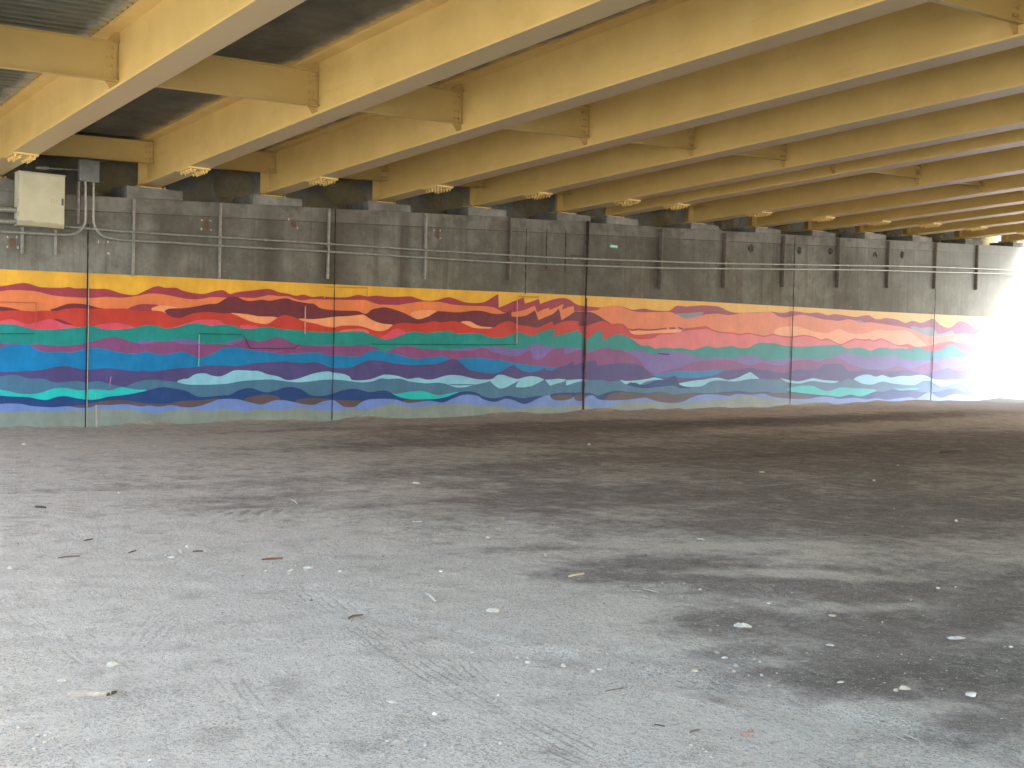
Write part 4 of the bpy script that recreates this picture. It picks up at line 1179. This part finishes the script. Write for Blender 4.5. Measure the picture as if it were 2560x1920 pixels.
def ground_h(X, Y):
    n = lambda s, k: vnoise(X, Y, s, k)
    h = ground_z(X, Y) + .05 * n(.16, 1) + .035 * n(.5, 2) + .020 * n(1.3, 3)
    amp = np.clip(.5 + 1.6 * n(.7, 9), .15, 1.4)
    h += amp * (.016 * n(4, 4) + .016 * n(8.3, 5) + .010 * n(14.1, 6))
    # soil drifted up against the wall
    h += np.exp(-np.clip(WY - Y, 0, 9) / .40) * np.clip(.05 + .17 * n(.7, 41) + .12 * n(2.1, 42) + .06 * n(5.5, 43), -.03, .22)
    # wheel ruts: two pairs sweeping across the dust
    for (ax, ay, bx, by) in ((0.8, 7.2, 6.6, 2.4), (1.3, 8.6, 9.5, 2.6), (3.0, 9.5, 4.2, 2.5)):
        L = math.hypot(bx - ax, by - ay); ux, uy = (bx - ax) / L, (by - ay) / L
        s = (X - ax) * ux + (Y - ay) * uy
        d = -(X - ax) * uy + (Y - ay) * ux + .15 * np.sin(s * .5)
        m = np.exp(-(d / .11) ** 2) * (s > -1) * (s < L + 1)
        tread = .5 + .5 * np.sin(s * 2 * PI / .075 + 3 * np.sign(d) * d / .05)
        h += -.010 * m + .006 * m * tread * np.clip(.4 + 2 * n(.9, 21), 0, 1) + .006 * np.exp(-((np.abs(d) - .17) / .04) ** 2) * (s > -1) * (s < L + 1)
    # small clump of dried, treaded mud
    c = on_ground(650, 1283)
    m = np.exp(-(((X - c.x) / .42) ** 2 + ((Y - c.y) / .30) ** 2))
    h += .03 * m * (.4 + .6 * np.sin((X * .8 - Y * .6) * 2 * PI / .14))
    return h


HZ = ground_h(GXX, GYY)
# where the dirt lies dark and damp (1) or pale and dusty (0): soft blots in floor metres (centre, radii, turn, weight)
DAMP = []


def blot(px, py, rx, ry, w, turn=0.0):
    p = on_ground(px, py); DAMP.append((p.x, p.y, rx, ry, math.radians(turn), w))


blot(1900, 1455, 1.7, .60, .75, -25); blot(1620, 1415, .9, .40, .65, -12); blot(2130, 1560, 1.1, .5, .8, -22); blot(2400, 1680, 1.0, .5, .95, -28)
blot(1760, 1560, .55, .30, .55, -20); blot(2500, 1500, 1.3, .7, .6); blot(2230, 1690, .8, .30, .75, -22); blot(1340, 1375, .9, .28, .5, -8); blot(2540, 1800, .5, .3, .7, -20)
blot(1800, 1640, .5, .14, .5, -30); blot(2000, 1810, .35, .06, .4, -20)
blot(1950, 1130, 8.0, 2.6, .5); blot(1400, 1095, 6.0, 1.6, .38); blot(2500, 1110, 8.0, 3.0, .7); blot(2300, 1290, 3.0, 1.6, .5)
blot(2100, 1230, 6.0, 2.2, .4); blot(1450, 1240, 2.2, 1.0, .35); blot(1150, 1180, 2.0, .6, .3); blot(1000, 1110, 3.0, .8, .3)
blot(1700, 1062, 11.0, 1.2, .75); blot(2100, 1045, 9.0, 1.2, .6); blot(1350, 1060, 4.0, .6, .3)
blot(1830, 1143, 2.2, .18, .5); blot(1750, 1240, 1.6, .30, .4); blot(1300, 1163, 2.4, .22, .3); blot(1180, 1062, 5.0, .7, .3); blot(640, 1078, 4.0, .35, .25)
blot(700, 1235, 1.6, .35, .30); blot(250, 1222, 1.3, .25, .32); blot(560, 1268, .8, .2, .3); blot(1180, 1205, 1.2, .3, .3); blot(800, 1390, .9, .2, .2)
blot(1790, 1370, .9, .16, -.6, -32); blot(1990, 1440, 1.1, .20, -.85, -36); blot(2150, 1520, .6, .14, -.6, -22); blot(1500, 1360, .6, .2, -.4, -15); blot(2200, 1790, .7, .16, -.6, -18); blot(2190, 1650, .5, .12, -.4, -20)
blot(600, 1650, 2.2, 1.6, -.55); blot(1150, 1650, 1.6, .9, -.5); blot(300, 1400, 2.5, 1.5, -.45); blot(950, 1440, 1.6, .8, -.4); blot(250, 1110, 5.0, 1.6, -.5); blot(1300, 1500, 1.2, .30, -.45, -12)
blot(1080, 1268, 1.2, .2, -.2); blot(180, 1245, .9, .2, -.3)
dv = np.full(GXX.shape, .24)
for (bx, by, rx, ry, tr, w) in DAMP:
    X, Y = GXX - bx, GYY - by
    u = X * math.cos(tr) + Y * math.sin(tr); v = -X * math.sin(tr) + Y * math.cos(tr)
    wob = 1 + .8 * vnoise(GXX, GYY, 1.1, 31) + .5 * vnoise(GXX, GYY, 3.1, 32)
    dv += w * np.exp(-((u / rx) ** 2 + (v / ry) ** 2) ** 1.3 * wob)
dv = np.clip(dv, -.2, 1.7)
ny, nx = GXX.shape
verts = np.column_stack((GXX.ravel(), GYY.ravel(), HZ.ravel()))
idx = np.arange(nx * ny).reshape(ny, nx)
quads = np.stack((idx[:-1, :-1], idx[:-1, 1:], idx[1:, 1:], idx[1:, :-1]), -1).reshape(-1, 4)
me = bpy.data.meshes.new('ground')
me.vertices.add(len(verts)); me.vertices.foreach_set('co', verts.ravel())
me.loops.add(quads.size); me.loops.foreach_set('vertex_index', quads.ravel().astype(np.int32))
me.polygons.add(len(quads)); me.polygons.foreach_set('loop_start', np.arange(0, quads.size, 4, dtype=np.int32))
me.polygons.foreach_set('use_smooth', np.ones(len(quads), bool))
me.update(calc_edges=True)
at = me.attributes.new('damp', 'FLOAT', 'POINT'); at.data.foreach_set('value', dv.ravel().astype(np.float32))
me.materials.append(MGR)
ground = bpy.data.objects.new('ground', me); COL.objects.link(ground)
ground['kind'] = 'structure'


def floor_at(px, py):
    p = on_ground(px, py)
    return Vector((p.x, p.y, float(ground_h(np.array([p.x]), np.array([p.y]))[0])))


# ------------------------------------------------------------------ litter and stones
def rock_mesh(name, sx, sy, sz, mat, seed, flat=.5, rough=.22):
    r = random.Random(seed)
    bm = bmesh.new()
    bmesh.ops.create_icosphere(bm, subdivisions=3, radius=1.0)
    pl = [Vector((r.uniform(-1, 1), r.uniform(-1, 1), r.uniform(-.6, 1))).normalized() for _ in range(9)]
    ds = [r.uniform(.62, .92) for _ in pl]
    ph = [r.uniform(0, 6) for _ in range(6)]
    for v in bm.verts:
        c = v.co.normalized()
        k = 1.0
        for p, d in zip(pl, ds):
            q = c.dot(p)
            if q > d: k = min(k, d / q)
        k *= 1 + rough * .25 * (math.sin(c.x * 5 + ph[0]) * math.sin(c.y * 6 + ph[1]) + .5 * math.sin(c.z * 11 + c.x * 9 + ph[2]))
        v.co = Vector((c.x * sx * k, c.y * sy * k, c.z * sz * k))
    me = bpy.data.meshes.new(name); bm.to_mesh(me); bm.free()
    me.materials.append(mat)
    me.polygons.foreach_set('use_smooth', [True] * len(me.polygons))
    me.set_sharp_from_angle(angle=math.radians(32))
    return me


MRK = {}
for nm, c in dict(pale=(.38, .36, .33), dust=(.36, .335, .30), grey=(.25, .24, .225), tan=(.33, .285, .23), white=(.46, .445, .415), brick=(.25, .165, .135), dark=(.10, .09, .08)).items():
    MRK[nm] = mat_plain(nm + ' stone', c, .9, .2, .22, 30, 0, .5)
MWOOD = {}
for nm, c in dict(grey=(.40, .36, .31), bleached=(.37, .325, .275), red=(.14, .075, .06), brown=(.11, .088, .07), charred=(.06, .055, .05)).items():
    t = NT(nm + ' weathered wood')
    a = t.noise(6, 5, .6, t.mapped((2, 14, 8)))
    MWOOD[nm] = t.out(t.mix(t.range(a, .3, .7), tuple(min(1, q * 1.2) for q in c) + (1,), tuple(q * .62 for q in c) + (1,)), .85, .2, a, .5, .006)
MPAP = mat_plain('dirty white paper', (.38, .375, .355), .85, .15, .25, 30)


def px_size(p):                                 # metres covered by one photo pixel at a floor point
    return (p - EYE).dot(FWD) / FPX


def stone(px, py, w, h, colour, label, turn=0, name='stone', group='stones lying on the dirt', cat='stone', sy=.8):
    p = floor_at(px, py); k = px_size(p)
    sx = w * k / 2; sz = max(h * k / 2, .004)
    me = rock_mesh(name, sx, sx * sy, sz, MRK[colour], int(px * 7 + py))
    o = bpy.data.objects.new(name, me); COL.objects.link(o)
    o.location = (p.x, p.y, p.z + sz * .25)
    o.rotation_euler = (0, 0, -YAW + math.radians(turn))
    return tag(o, label, cat, group)


def stick(px0, py0, px1, py1, thick, wood, label, name='stick', cat='stick', bend=.03, flat=1.0):
    a, b = floor_at(px0, py0), floor_at(px1, py1)
    k = px_size(a)
    r = thick * k / 2
    a.z += r * .7; b.z += r * .7
    d = (b - a); side = Vector((-d.y, d.x, 0)).normalized()
    n = 9
    pts, rr = [], []
    rd = random.Random(int(px0 + py0))
    for i in range(n):
        t = i / (n - 1)
        q = a.lerp(b, t) + side * (math.sin(t * PI) * bend * d.length + rd.uniform(-.12, .12) * r)
        zz = float(ground_h(np.array([q.x]), np.array([q.y]))[0])
        q.z = max(q.z, zz + r * .6)
        pts.append(q); rr.append(r * (.55 + .45 * math.sin(PI * (.15 + .7 * t))) * rd.uniform(.85, 1.1))
    o = thing(name, tuple(a), label, cat, 'sticks and splinters on the dirt') if False else None
    m = MB(); m.tube(pts, rr, 7)
    ob = m.build(name, MWOOD[wood], None, smooth=True)
    # give the stick its own origin
    ob.data.transform(Matrix.Translation(-Vector(a))); ob.location = a
    return tag(ob, label, cat, 'sticks and splinters on the dirt')


def board(px0, py0, px1, py1, wid, th, wood, label, name='plank', cat='plank'):
    """a broken bit of board lying flat, ends torn"""
    a, b = floor_at(px0, py0), floor_at(px1, py1)
    k = px_size(a)
    d = b - a; L = d.length; d.normalize()
    sd = Vector((-d.y, d.x, 0)).normalized()
    w = wid * k; h = th * k
    rd = random.Random(int(px0 * 3 + py0))
    bm = bmesh.new()
    n, mcs = 14, 5
    top, bot = [], []
    for i in range(n + 1):
        t = i / n
        row_t, row_b = [], []
        for j in range(mcs + 1):
            v = j / mcs - .5
            ee = 0
            if i == 0: ee = rd.uniform(-.02, .06) * L + abs(v) * .06 * L
            if i == n: ee = -rd.uniform(-.01, .07) * L
            wv = w * (1 - .12 * math.sin(t * 3.0 + 1)) * (1 - .25 * (abs(2 * t - 1) ** 6))
            q = a + d * (t * L + ee) + sd * (v * wv + rd.uniform(-.02, .02) * w)
            row_t.append(bm.verts.new((q.x, q.y, q.z + h * (1 + rd.uniform(-.1, .1)) * (1 - .3 * abs(2 * v) ** 4))))
            row_b.append(bm.verts.new((q.x, q.y, q.z - h * .3)))
        top.append(row_t); bot.append(row_b)
    for i in range(n):
        for j in range(mcs):
            bm.faces.new((top[i][j], top[i + 1][j], top[i + 1][j + 1], top[i][j + 1]))
            bm.faces.new((bot[i][j], bot[i][j + 1], bot[i + 1][j + 1], bot[i + 1][j]))
        bm.faces.new((top[i][0], bot[i][0], bot[i + 1][0], top[i + 1][0]))
        bm.faces.new((top[i][mcs], top[i + 1][mcs], bot[i + 1][mcs], bot[i][mcs]))
    for j in range(mcs):
        bm.faces.new((top[0][j], top[0][j + 1], bot[0][j + 1], bot[0][j]))
        bm.faces.new((top[n][j], bot[n][j], bot[n][j + 1], top[n][j + 1]))
    bmesh.ops.recalc_face_normals(bm, faces=bm.faces)
    me = bpy.data.meshes.new(name); bm.to_mesh(me); bm.free()
    me.transform(Matrix.Translation(-a))
    me.materials.append(MWOOD[wood] if wood in MWOOD else MPAP)
    o = bpy.data.objects.new(name, me); COL.objects.link(o); o.location = a
    return tag(o, label, cat)


board(166, 1744, 282, 1741, 26, 8, 'bleached', 'broken weathered board lying flat with a torn dark end')
stick(268, 1746, 290, 1738, 9, 'charred', 'charred splinter at the torn end of the weathered board', 'splinter', 'splinter')
stone(1232, 1535, 36, 16, 'pale', 'flat pale stone with pointed end beside tyre marks', 8, sy=.55)
stone(1292, 1646, 13, 9, 'pale', 'pale pebble, first of two side by side near bare dust')
stone(1321, 1646, 17, 9, 'pale', 'pale pebble, second of two side by side near bare dust')
stone(1319, 1666, 15, 10, 'pale', 'pale pebble just below the two paired pebbles')
stone(996, 1869, 34, 17, 'grey', 'long grey stone half sunk in dust by scattered gravel', 10, sy=.6)
stone(1087, 1797, 16, 10, 'white', 'cream white pebble alone on pale dust')
stone(980, 1765, 38, 9, 'pale', 'thin pale sliver of stone lying flat', 0, sy=.5)
stone(1238, 1768, 12, 20, 'grey', 'curled grey chip standing on edge in dust', 0, sy=.4)
stone(1158, 1593, 14, 8, 'grey', 'small ringed grey pebble beside the tyre marks')
stone(1181, 1635, 15, 6, 'pale', 'small flat pale pebble above the tyre marks')
stone(1245, 1749, 8, 7, 'white', 'tiny white pebble above the curled chip')
stone(1862, 1842, 24, 19, 'brick', 'reddish brick lump, larger half of a broken pair', 0, 'brick_fragment', 'broken brick pieces', 'brick fragment')
stone(1876, 1832, 19, 13, 'brick', 'reddish brick lump, smaller half behind the larger', 30, 'brick_fragment', 'broken brick pieces', 'brick fragment')
stone(2148, 1896, 30, 24, 'grey', 'angular grey rock standing out of gravel', 15)
stone(2428, 1742, 28, 19, 'white', 'rounded white stone on dark damp soil')
stone(2262, 1729, 34, 15, 'tan', 'lumpy tan clod at the edge of dark soil', 5, sy=.5)
stone(2240, 1734, 16, 10, 'tan', 'small tan clod against the lumpy one')
stone(1737, 1687, 18, 10, 'tan', 'tan stone at the border of dust and dark soil')
stone(1834, 1688, 10, 9, 'tan', 'little tan stone upright in the dark soil')
stone(1750, 1477, 9, 6, 'white', 'bright white pebble on the dark soil strip')
stone(1922, 1512, 12, 5, 'white', 'small flat white chip on the dark soil')
stone(2390, 1299, 8, 9, 'white', 'bright white pebble far out on dark ground')
stone(2345, 1468, 11, 5, 'white', 'small white scrap on grey dirt')
stone(1218, 1349, 12, 10, 'pale', 'rounded pale stone beside a damp hollow')
stone(1364, 1396, 7, 6, 'white', 'white pebble in the brown damp hollow')
stone(1041, 1205, 24, 8, 'pale', 'pale lump before the wall on brownish dirt')
stone(1472, 1110, 10, 6, 'pale', 'small pale stone in a dark patch near the wall')
stone(1904, 1183, 16, 7, 'tan', 'tan stone by a worn dark streak near the wall')
stone(2185, 1201, 8, 5, 'white', 'white scrap on dark ground near the bright end')
stone(60, 1108, 12, 7, 'pale', 'pale stone near the foot of the wall by the first joint')
stone(297, 1231, 7, 6, 'white', 'white pebble on the dark smear before the wall')
stone(24, 1425, 18, 10, 'dust', 'pale lump on pale dust before the tyre prints')
stone(282, 1671, 32, 20, 'dust', 'blunt pale rock with shaded end above the board', 5, sy=.7)
stone(327, 1662, 17, 8, 'grey', 'small grey rock next to the blunt pale one')
stone(70, 1826, 28, 15, 'grey', 'grey rock above a rough crumbled patch')
stone(375, 1917, 14, 9, 'white', 'white pebble at the rough patch edge')
stone(155, 1708, 26, 10, 'dust', 'crumbly pale lump above the board')
stone(1103, 1436, 12, 7, 'white', 'white pebble on open dust before the damp hollow')
stone(2080, 1541, 26, 8, 'tan', 'curled dry leaf shaped scrap on dark soil', 5, 'scrap', 'scraps on the dirt', 'scrap', sy=.5)
stone(2075, 1619, 22, 8, 'pale', 'flat pale stone below a yellow patch')
stone(1811, 1651, 18, 9, 'pale', 'pale stone beside a dark smear in damp soil')
stone(2527, 1618, 11, 7, 'white', 'white chip on green dark soil')
stone(2100, 1714, 20, 9, 'pale', 'pale chip pointing out of dark soil', 20, sy=.5)
stone(2180, 1842, 12, 9, 'grey', 'grey green pebble in gravel above the angular rock')
stone(770, 1417, 0.1 + 26, 9, 'pale', 'pale crumbled lump below the red splinter', 0)
stone(427, 1395, 16, 6, 'white', 'small pale chip left of the red splinter')
stone(850, 1430, 12, 6, 'white', 'white chip at the dust beyond the red splinter')
stone(778, 1502, 8, 7, 'dark', 'black pebble alone on pale dust')
stick(1421, 1449, 1460, 1442, 7, 'bleached', 'pale chunk of split wood on the damp edge', 'wood_chunk', 'wood')
stick(1030, 1309, 1056, 1309.5, 4, 'bleached', 'short straight pale stick on brownish dirt')
stick(655, 1398, 707, 1393, 5, 'red', 'dark red pointed splinter on pale dust', 'splinter', 'splinter')
stick(146, 1398, 200, 1394, 4, 'brown', 'thin bowed brown twig on pale dust', 'twig', 'twig', .12)
stick(728, 1246, 743, 1259, 4, 'grey', 'short grey stick slanting by the mud clump')
stick(1066, 1495, 1088, 1513, 8, 'grey', 'grey slat leaning in the dust beside a scuff')
stick(872, 1556, 908, 1541, 5, 'brown', 'thin brown leaf stem lying across dust', 'twig', 'twig', .15)
stick(210, 1352, 232, 1349, 4, 'brown', 'short brown twig above the bowed twig', 'twig', 'twig')
stick(322, 1383, 340, 1378, 4, 'brown', 'brown crumb of wood among pale chips', 'twig', 'twig')
stick(88, 1270, 114, 1272, 7, 'charred', 'black charred scrap by chalky ground', 'splinter', 'splinter')
stick(482, 1380, 508, 1379, 5, 'brown', 'brown bark strip among pale chips', 'bark_strip', 'bark')
stick(1512, 1737, 1568, 1727, 2, 'brown', 'long thin straw on the dust edge', 'twig', 'twig', .05)
stick(1580, 1478, 1605, 1480, 3, 'bleached', 'pale straw first on dark soil', 'twig', 'twig')
stick(1618, 1477, 1646, 1482, 3, 'bleached', 'pale straw second on dark soil beyond the first', 'twig', 'twig')
stick(1582, 1523, 1604, 1527, 3, 'bleached', 'pale straw on the ragged dust border', 'twig', 'twig')
stick(1741, 1353, 1762, 1356, 5, 'bleached', 'pale stick on the pale drag streak', 'twig', 'twig')
stick(2244, 1830, 2300, 1858, 4, 'bleached', 'long pale splinter, one of a crossed set in gravel', 'splinter', 'splinter', .02)
stick(2225, 1836, 2275, 1860, 3, 'bleached', 'shorter pale splinter beside the long one', 'splinter', 'splinter', .02)
stick(2020, 1812, 2052, 1828, 3, 'bleached', 'pale dry stalk on the ridge of soil', 'twig', 'twig')
stick(1724, 1838, 1748, 1830, 5, 'brown', 'brown stick beside the brick lumps', 'twig', 'twig')
stick(2352, 1130, 2406, 1129, 6, 'charred', 'long black charred stick lying before the bright end', 'stick', 'stick')
stick(1635, 1821, 1662, 1826, 4, 'charred', 'dark strip of litter half buried in dust', 'splinter', 'splinter')

def scrap(px, py, w, h, tall, label, name, turn=0, lumps=.25):
    p = floor_at(px, py); k = px_size(p)
    rd = random.Random(px * 13 + py)
    a, b = w * k / 2, h * k / 2
    n = 16
    bm = bmesh.new()
    rim = []
    for i in range(n):
        t_ = 2 * PI * i / n
        q = rd.uniform(1 - lumps, 1 + lumps * .6)
        x = a * math.cos(t_) * q * (1.0 + .25 * math.cos(t_)); y = b * 1.6 * math.sin(t_) * q
        rim.append((x, y, tall * k * rd.uniform(.1, .7)))
    up = [bm.verts.new(v) for v in rim]
    inn = [bm.verts.new((x * .5, y * .5, tall * k * rd.uniform(.5, 1.3))) for x, y, z in rim]
    low = [bm.verts.new((x * .97, y * .97, -.004)) for x, y, z in rim]
    for i in range(n):
        j = (i + 1) % n
        bm.faces.new((up[i], up[j], inn[j], inn[i])); bm.faces.new((low[j], low[i], up[i], up[j]) if False else (up[j], up[i], low[i], low[j]))
    c = bm.verts.new((0, 0, tall * k * .9))
    for i in range(n): bm.faces.new((inn[i], inn[(i + 1) % n], c))
    bmesh.ops.recalc_face_normals(bm, faces=bm.faces)
    me = bpy.data.meshes.new(name); bm.to_mesh(me); bm.free(); me.materials.append(MPAP)
    o = bpy.data.objects.new(name, me); COL.objects.link(o)
    o.location = p; o.rotation_euler = (0, 0, -YAW + math.radians(turn))
    return tag(o, label, 'scrap', 'scraps on the dirt')


scrap(2384, 1591, 50, 15, 5, 'flat white pointed scrap of board on dark soil', 'board_scrap', 4, .12)
scrap(1851, 1571, 44, 13, 9, 'crumpled white paper scrap on dark soil', 'paper_scrap', 0, .45)

cl = random.Random(5)
for (cx, cy, rx, ry, n_, col, lab) in ((110, 1860, 110, 55, 12, 'dust', 'crumbly clod of dry dirt in the rough patch below the board'),
                                      (1450, 1640, 110, 60, 9, 'dust', 'crumbly clod of dirt along the dusty border of the dark soil'),
                                      (690, 1425, 60, 12, 7, 'dust', 'crumbly clod of dirt in the row below the red splinter'),
                                      (1860, 1690, 130, 40, 9, 'grey', 'dark clod of soil in the damp patch before the brick lumps'),
                                      (1760, 1885, 120, 25, 8, 'dust', 'clod of dirt in the loose gravel at the brick lumps'),
                                      (1100, 1880, 120, 25, 8, 'dust', 'clod of dirt in the gravel by the long half sunk stone'),
                                      (470, 1372, 90, 14, 7, 'dust', 'crumb of dry dirt among the brown twigs')):
    for k in range(n_):
        px, py = cx + cl.gauss(0, .5) * rx, min(1915, cy + cl.gauss(0, .5) * ry)
        w_ = cl.uniform(6, 17)
        stone(px, py, w_, w_ * cl.uniform(.5, .8), col, lab, cl.uniform(0, 180), 'dirt_clod', 'clods of dirt like the ' + lab, 'clod')

# loose pebbles one can pick out, each its own object sharing a few stone shapes
protos = [rock_mesh('pebble', .011, .0085, .007, MRK[c], 900 + k) for k, c in enumerate(['pale', 'dust', 'grey', 'tan', 'white', 'grey', 'dark', 'dust'])]
src = None
cnt = 0
while cnt < 150:
    px = rng.uniform(-20, 2580); py = 1090 + 830 * rng.random() ** .75
    p = on_ground(px, py)
    if p.y > WY - .3: continue
    k = px_size(p)
    s = rng.uniform(2.2, 6.2) * k / .022 * (1.25 if rng.random() < .12 else 1)
    z = float(ground_h(np.array([p.x]), np.array([p.y]))[0])
    me = protos[cnt % len(protos)]
    o = bpy.data.objects.new('pebble', me)
    COL.objects.link(o)
    o.location = (p.x, p.y, z + .0025 * s)
    o.scale = (s, s, s); o.rotation_euler = (rng.uniform(-.3, .3), rng.uniform(-.3, .3), rng.uniform(0, 6.28))
    tag(o, 'small loose pebble lying on the dirt floor', 'pebble', 'loose pebbles on the dirt')
    cnt += 1

# fine grit as one scattered mass
bm = bmesh.new()
Vv, Ff = [], []
tet = np.array([(1, 0, -.2), (-.5, .85, -.2), (-.5, -.85, -.2), (0.1, .05, .75), (.4, .5, .3), (-.55, 0.1, .35)])
tf = [(0, 4, 3), (4, 1, 3), (1, 5, 3), (5, 2, 3), (2, 0, 3), (0, 1, 4), (1, 2, 5), (0, 2, 1)]
N = 11000
pxs = rng.uniform(-60, 2620, N); pys = 1085 + 870 * rng.random(N) ** .6
mats_i = []
cl = rng.random(N)
for q in range(N):
    p = on_ground(pxs[q], pys[q])
    if p.y > WY - .1: continue
    if cl[q] > .12 + 1.6 * float(vnoise(np.array([p.x]), np.array([p.y]), 1.3, 51)[0]) + .35: continue
    k = px_size(p)
    s = rng.uniform(.9, 2.7) * k * (1.7 if rng.random() < .07 else 1)
    z = float(ground_h(np.array([p.x]), np.array([p.y]))[0])
    a = rng.uniform(0, 6.28); ca, sa = math.cos(a), math.sin(a)
    b = len(Vv)
    for t in tet * rng.uniform(.7, 1.3, (6, 3)):
        Vv.append((p.x + s * (t[0] * ca - t[1] * sa), p.y + s * (t[0] * sa + t[1] * ca), z + s * t[2] * .8))
    mi = int(rng.choice(4, p=[.5, .16, .2, .14]))
    for f in tf: Ff.append([b + i for i in f]); mats_i.append(mi)
bm.free()
me = bpy.data.meshes.new('gravel'); me.from_pydata(Vv, [], Ff)
for c in ('dust', 'pale', 'grey', 'dark'): me.materials.append(MRK[c])
me.polygons.foreach_set('material_index', mats_i)
o = bpy.data.objects.new('gravel', me); COL.objects.link(o)
tag(o, 'fine loose grit scattered across the dirt floor', 'gravel', kind='stuff')

# ------------------------------------------------------------------ light
SUN_EL, SUN_AZ = math.radians(50), math.radians(126)     # azimuth measured from +Y towards +X
SKY, SUNP = 1.9, 16.0
w = bpy.data.worlds.new('World'); S.world = w; w.use_nodes = True
nt = w.node_tree
bg = nt.nodes['Background']
sk = nt.nodes.new('ShaderNodeTexSky'); sk.sky_type = 'NISHITA'; sk.sun_disc = False
sk.sun_elevation = SUN_EL; sk.sun_rotation = SUN_AZ
sk.air_density = 1.0; sk.dust_density = 2.5; sk.ozone_density = 1.0
tint = nt.nodes.new('ShaderNodeMix'); tint.data_type = 'RGBA'; tint.blend_type = 'MULTIPLY'
tint.inputs[0].default_value = 1.0; tint.inputs[7].default_value = (1.0, .86, .66, 1)   # thin bright haze rather than deep blue
nt.links.new(sk.outputs[0], tint.inputs[6]); nt.links.new(tint.outputs[2], bg.inputs[0])
bg.inputs[1].default_value = SKY
sl = bpy.data.lights.new('sun', 'SUN'); sl.energy = SUNP; sl.angle = math.radians(52); sl.color = (.93, .97, 1.0)
so = bpy.data.objects.new('sun', sl); COL.objects.link(so)
dirv = Vector((math.sin(SUN_AZ) * math.cos(SUN_EL), math.cos(SUN_AZ) * math.cos(SUN_EL), math.sin(SUN_EL)))
so.rotation_euler = dirv.to_track_quat('Z', 'Y').to_euler()
so.location = (20, 0, 30)

S.view_settings.view_transform = 'Standard'
S.view_settings.look = 'None'
S.view_settings.exposure = 0
S.render.engine = 'CYCLES'
S.cycles.use_denoising = True
S.cycles.max_bounces = 6
S.cycles.diffuse_bounces = 5
S.cycles.transparent_max_bounces = 8
S.cycles.sample_clamp_indirect = 6.0
S.cycles.use_adaptive_sampling = True
S.cycles.adaptive_threshold = 0.035
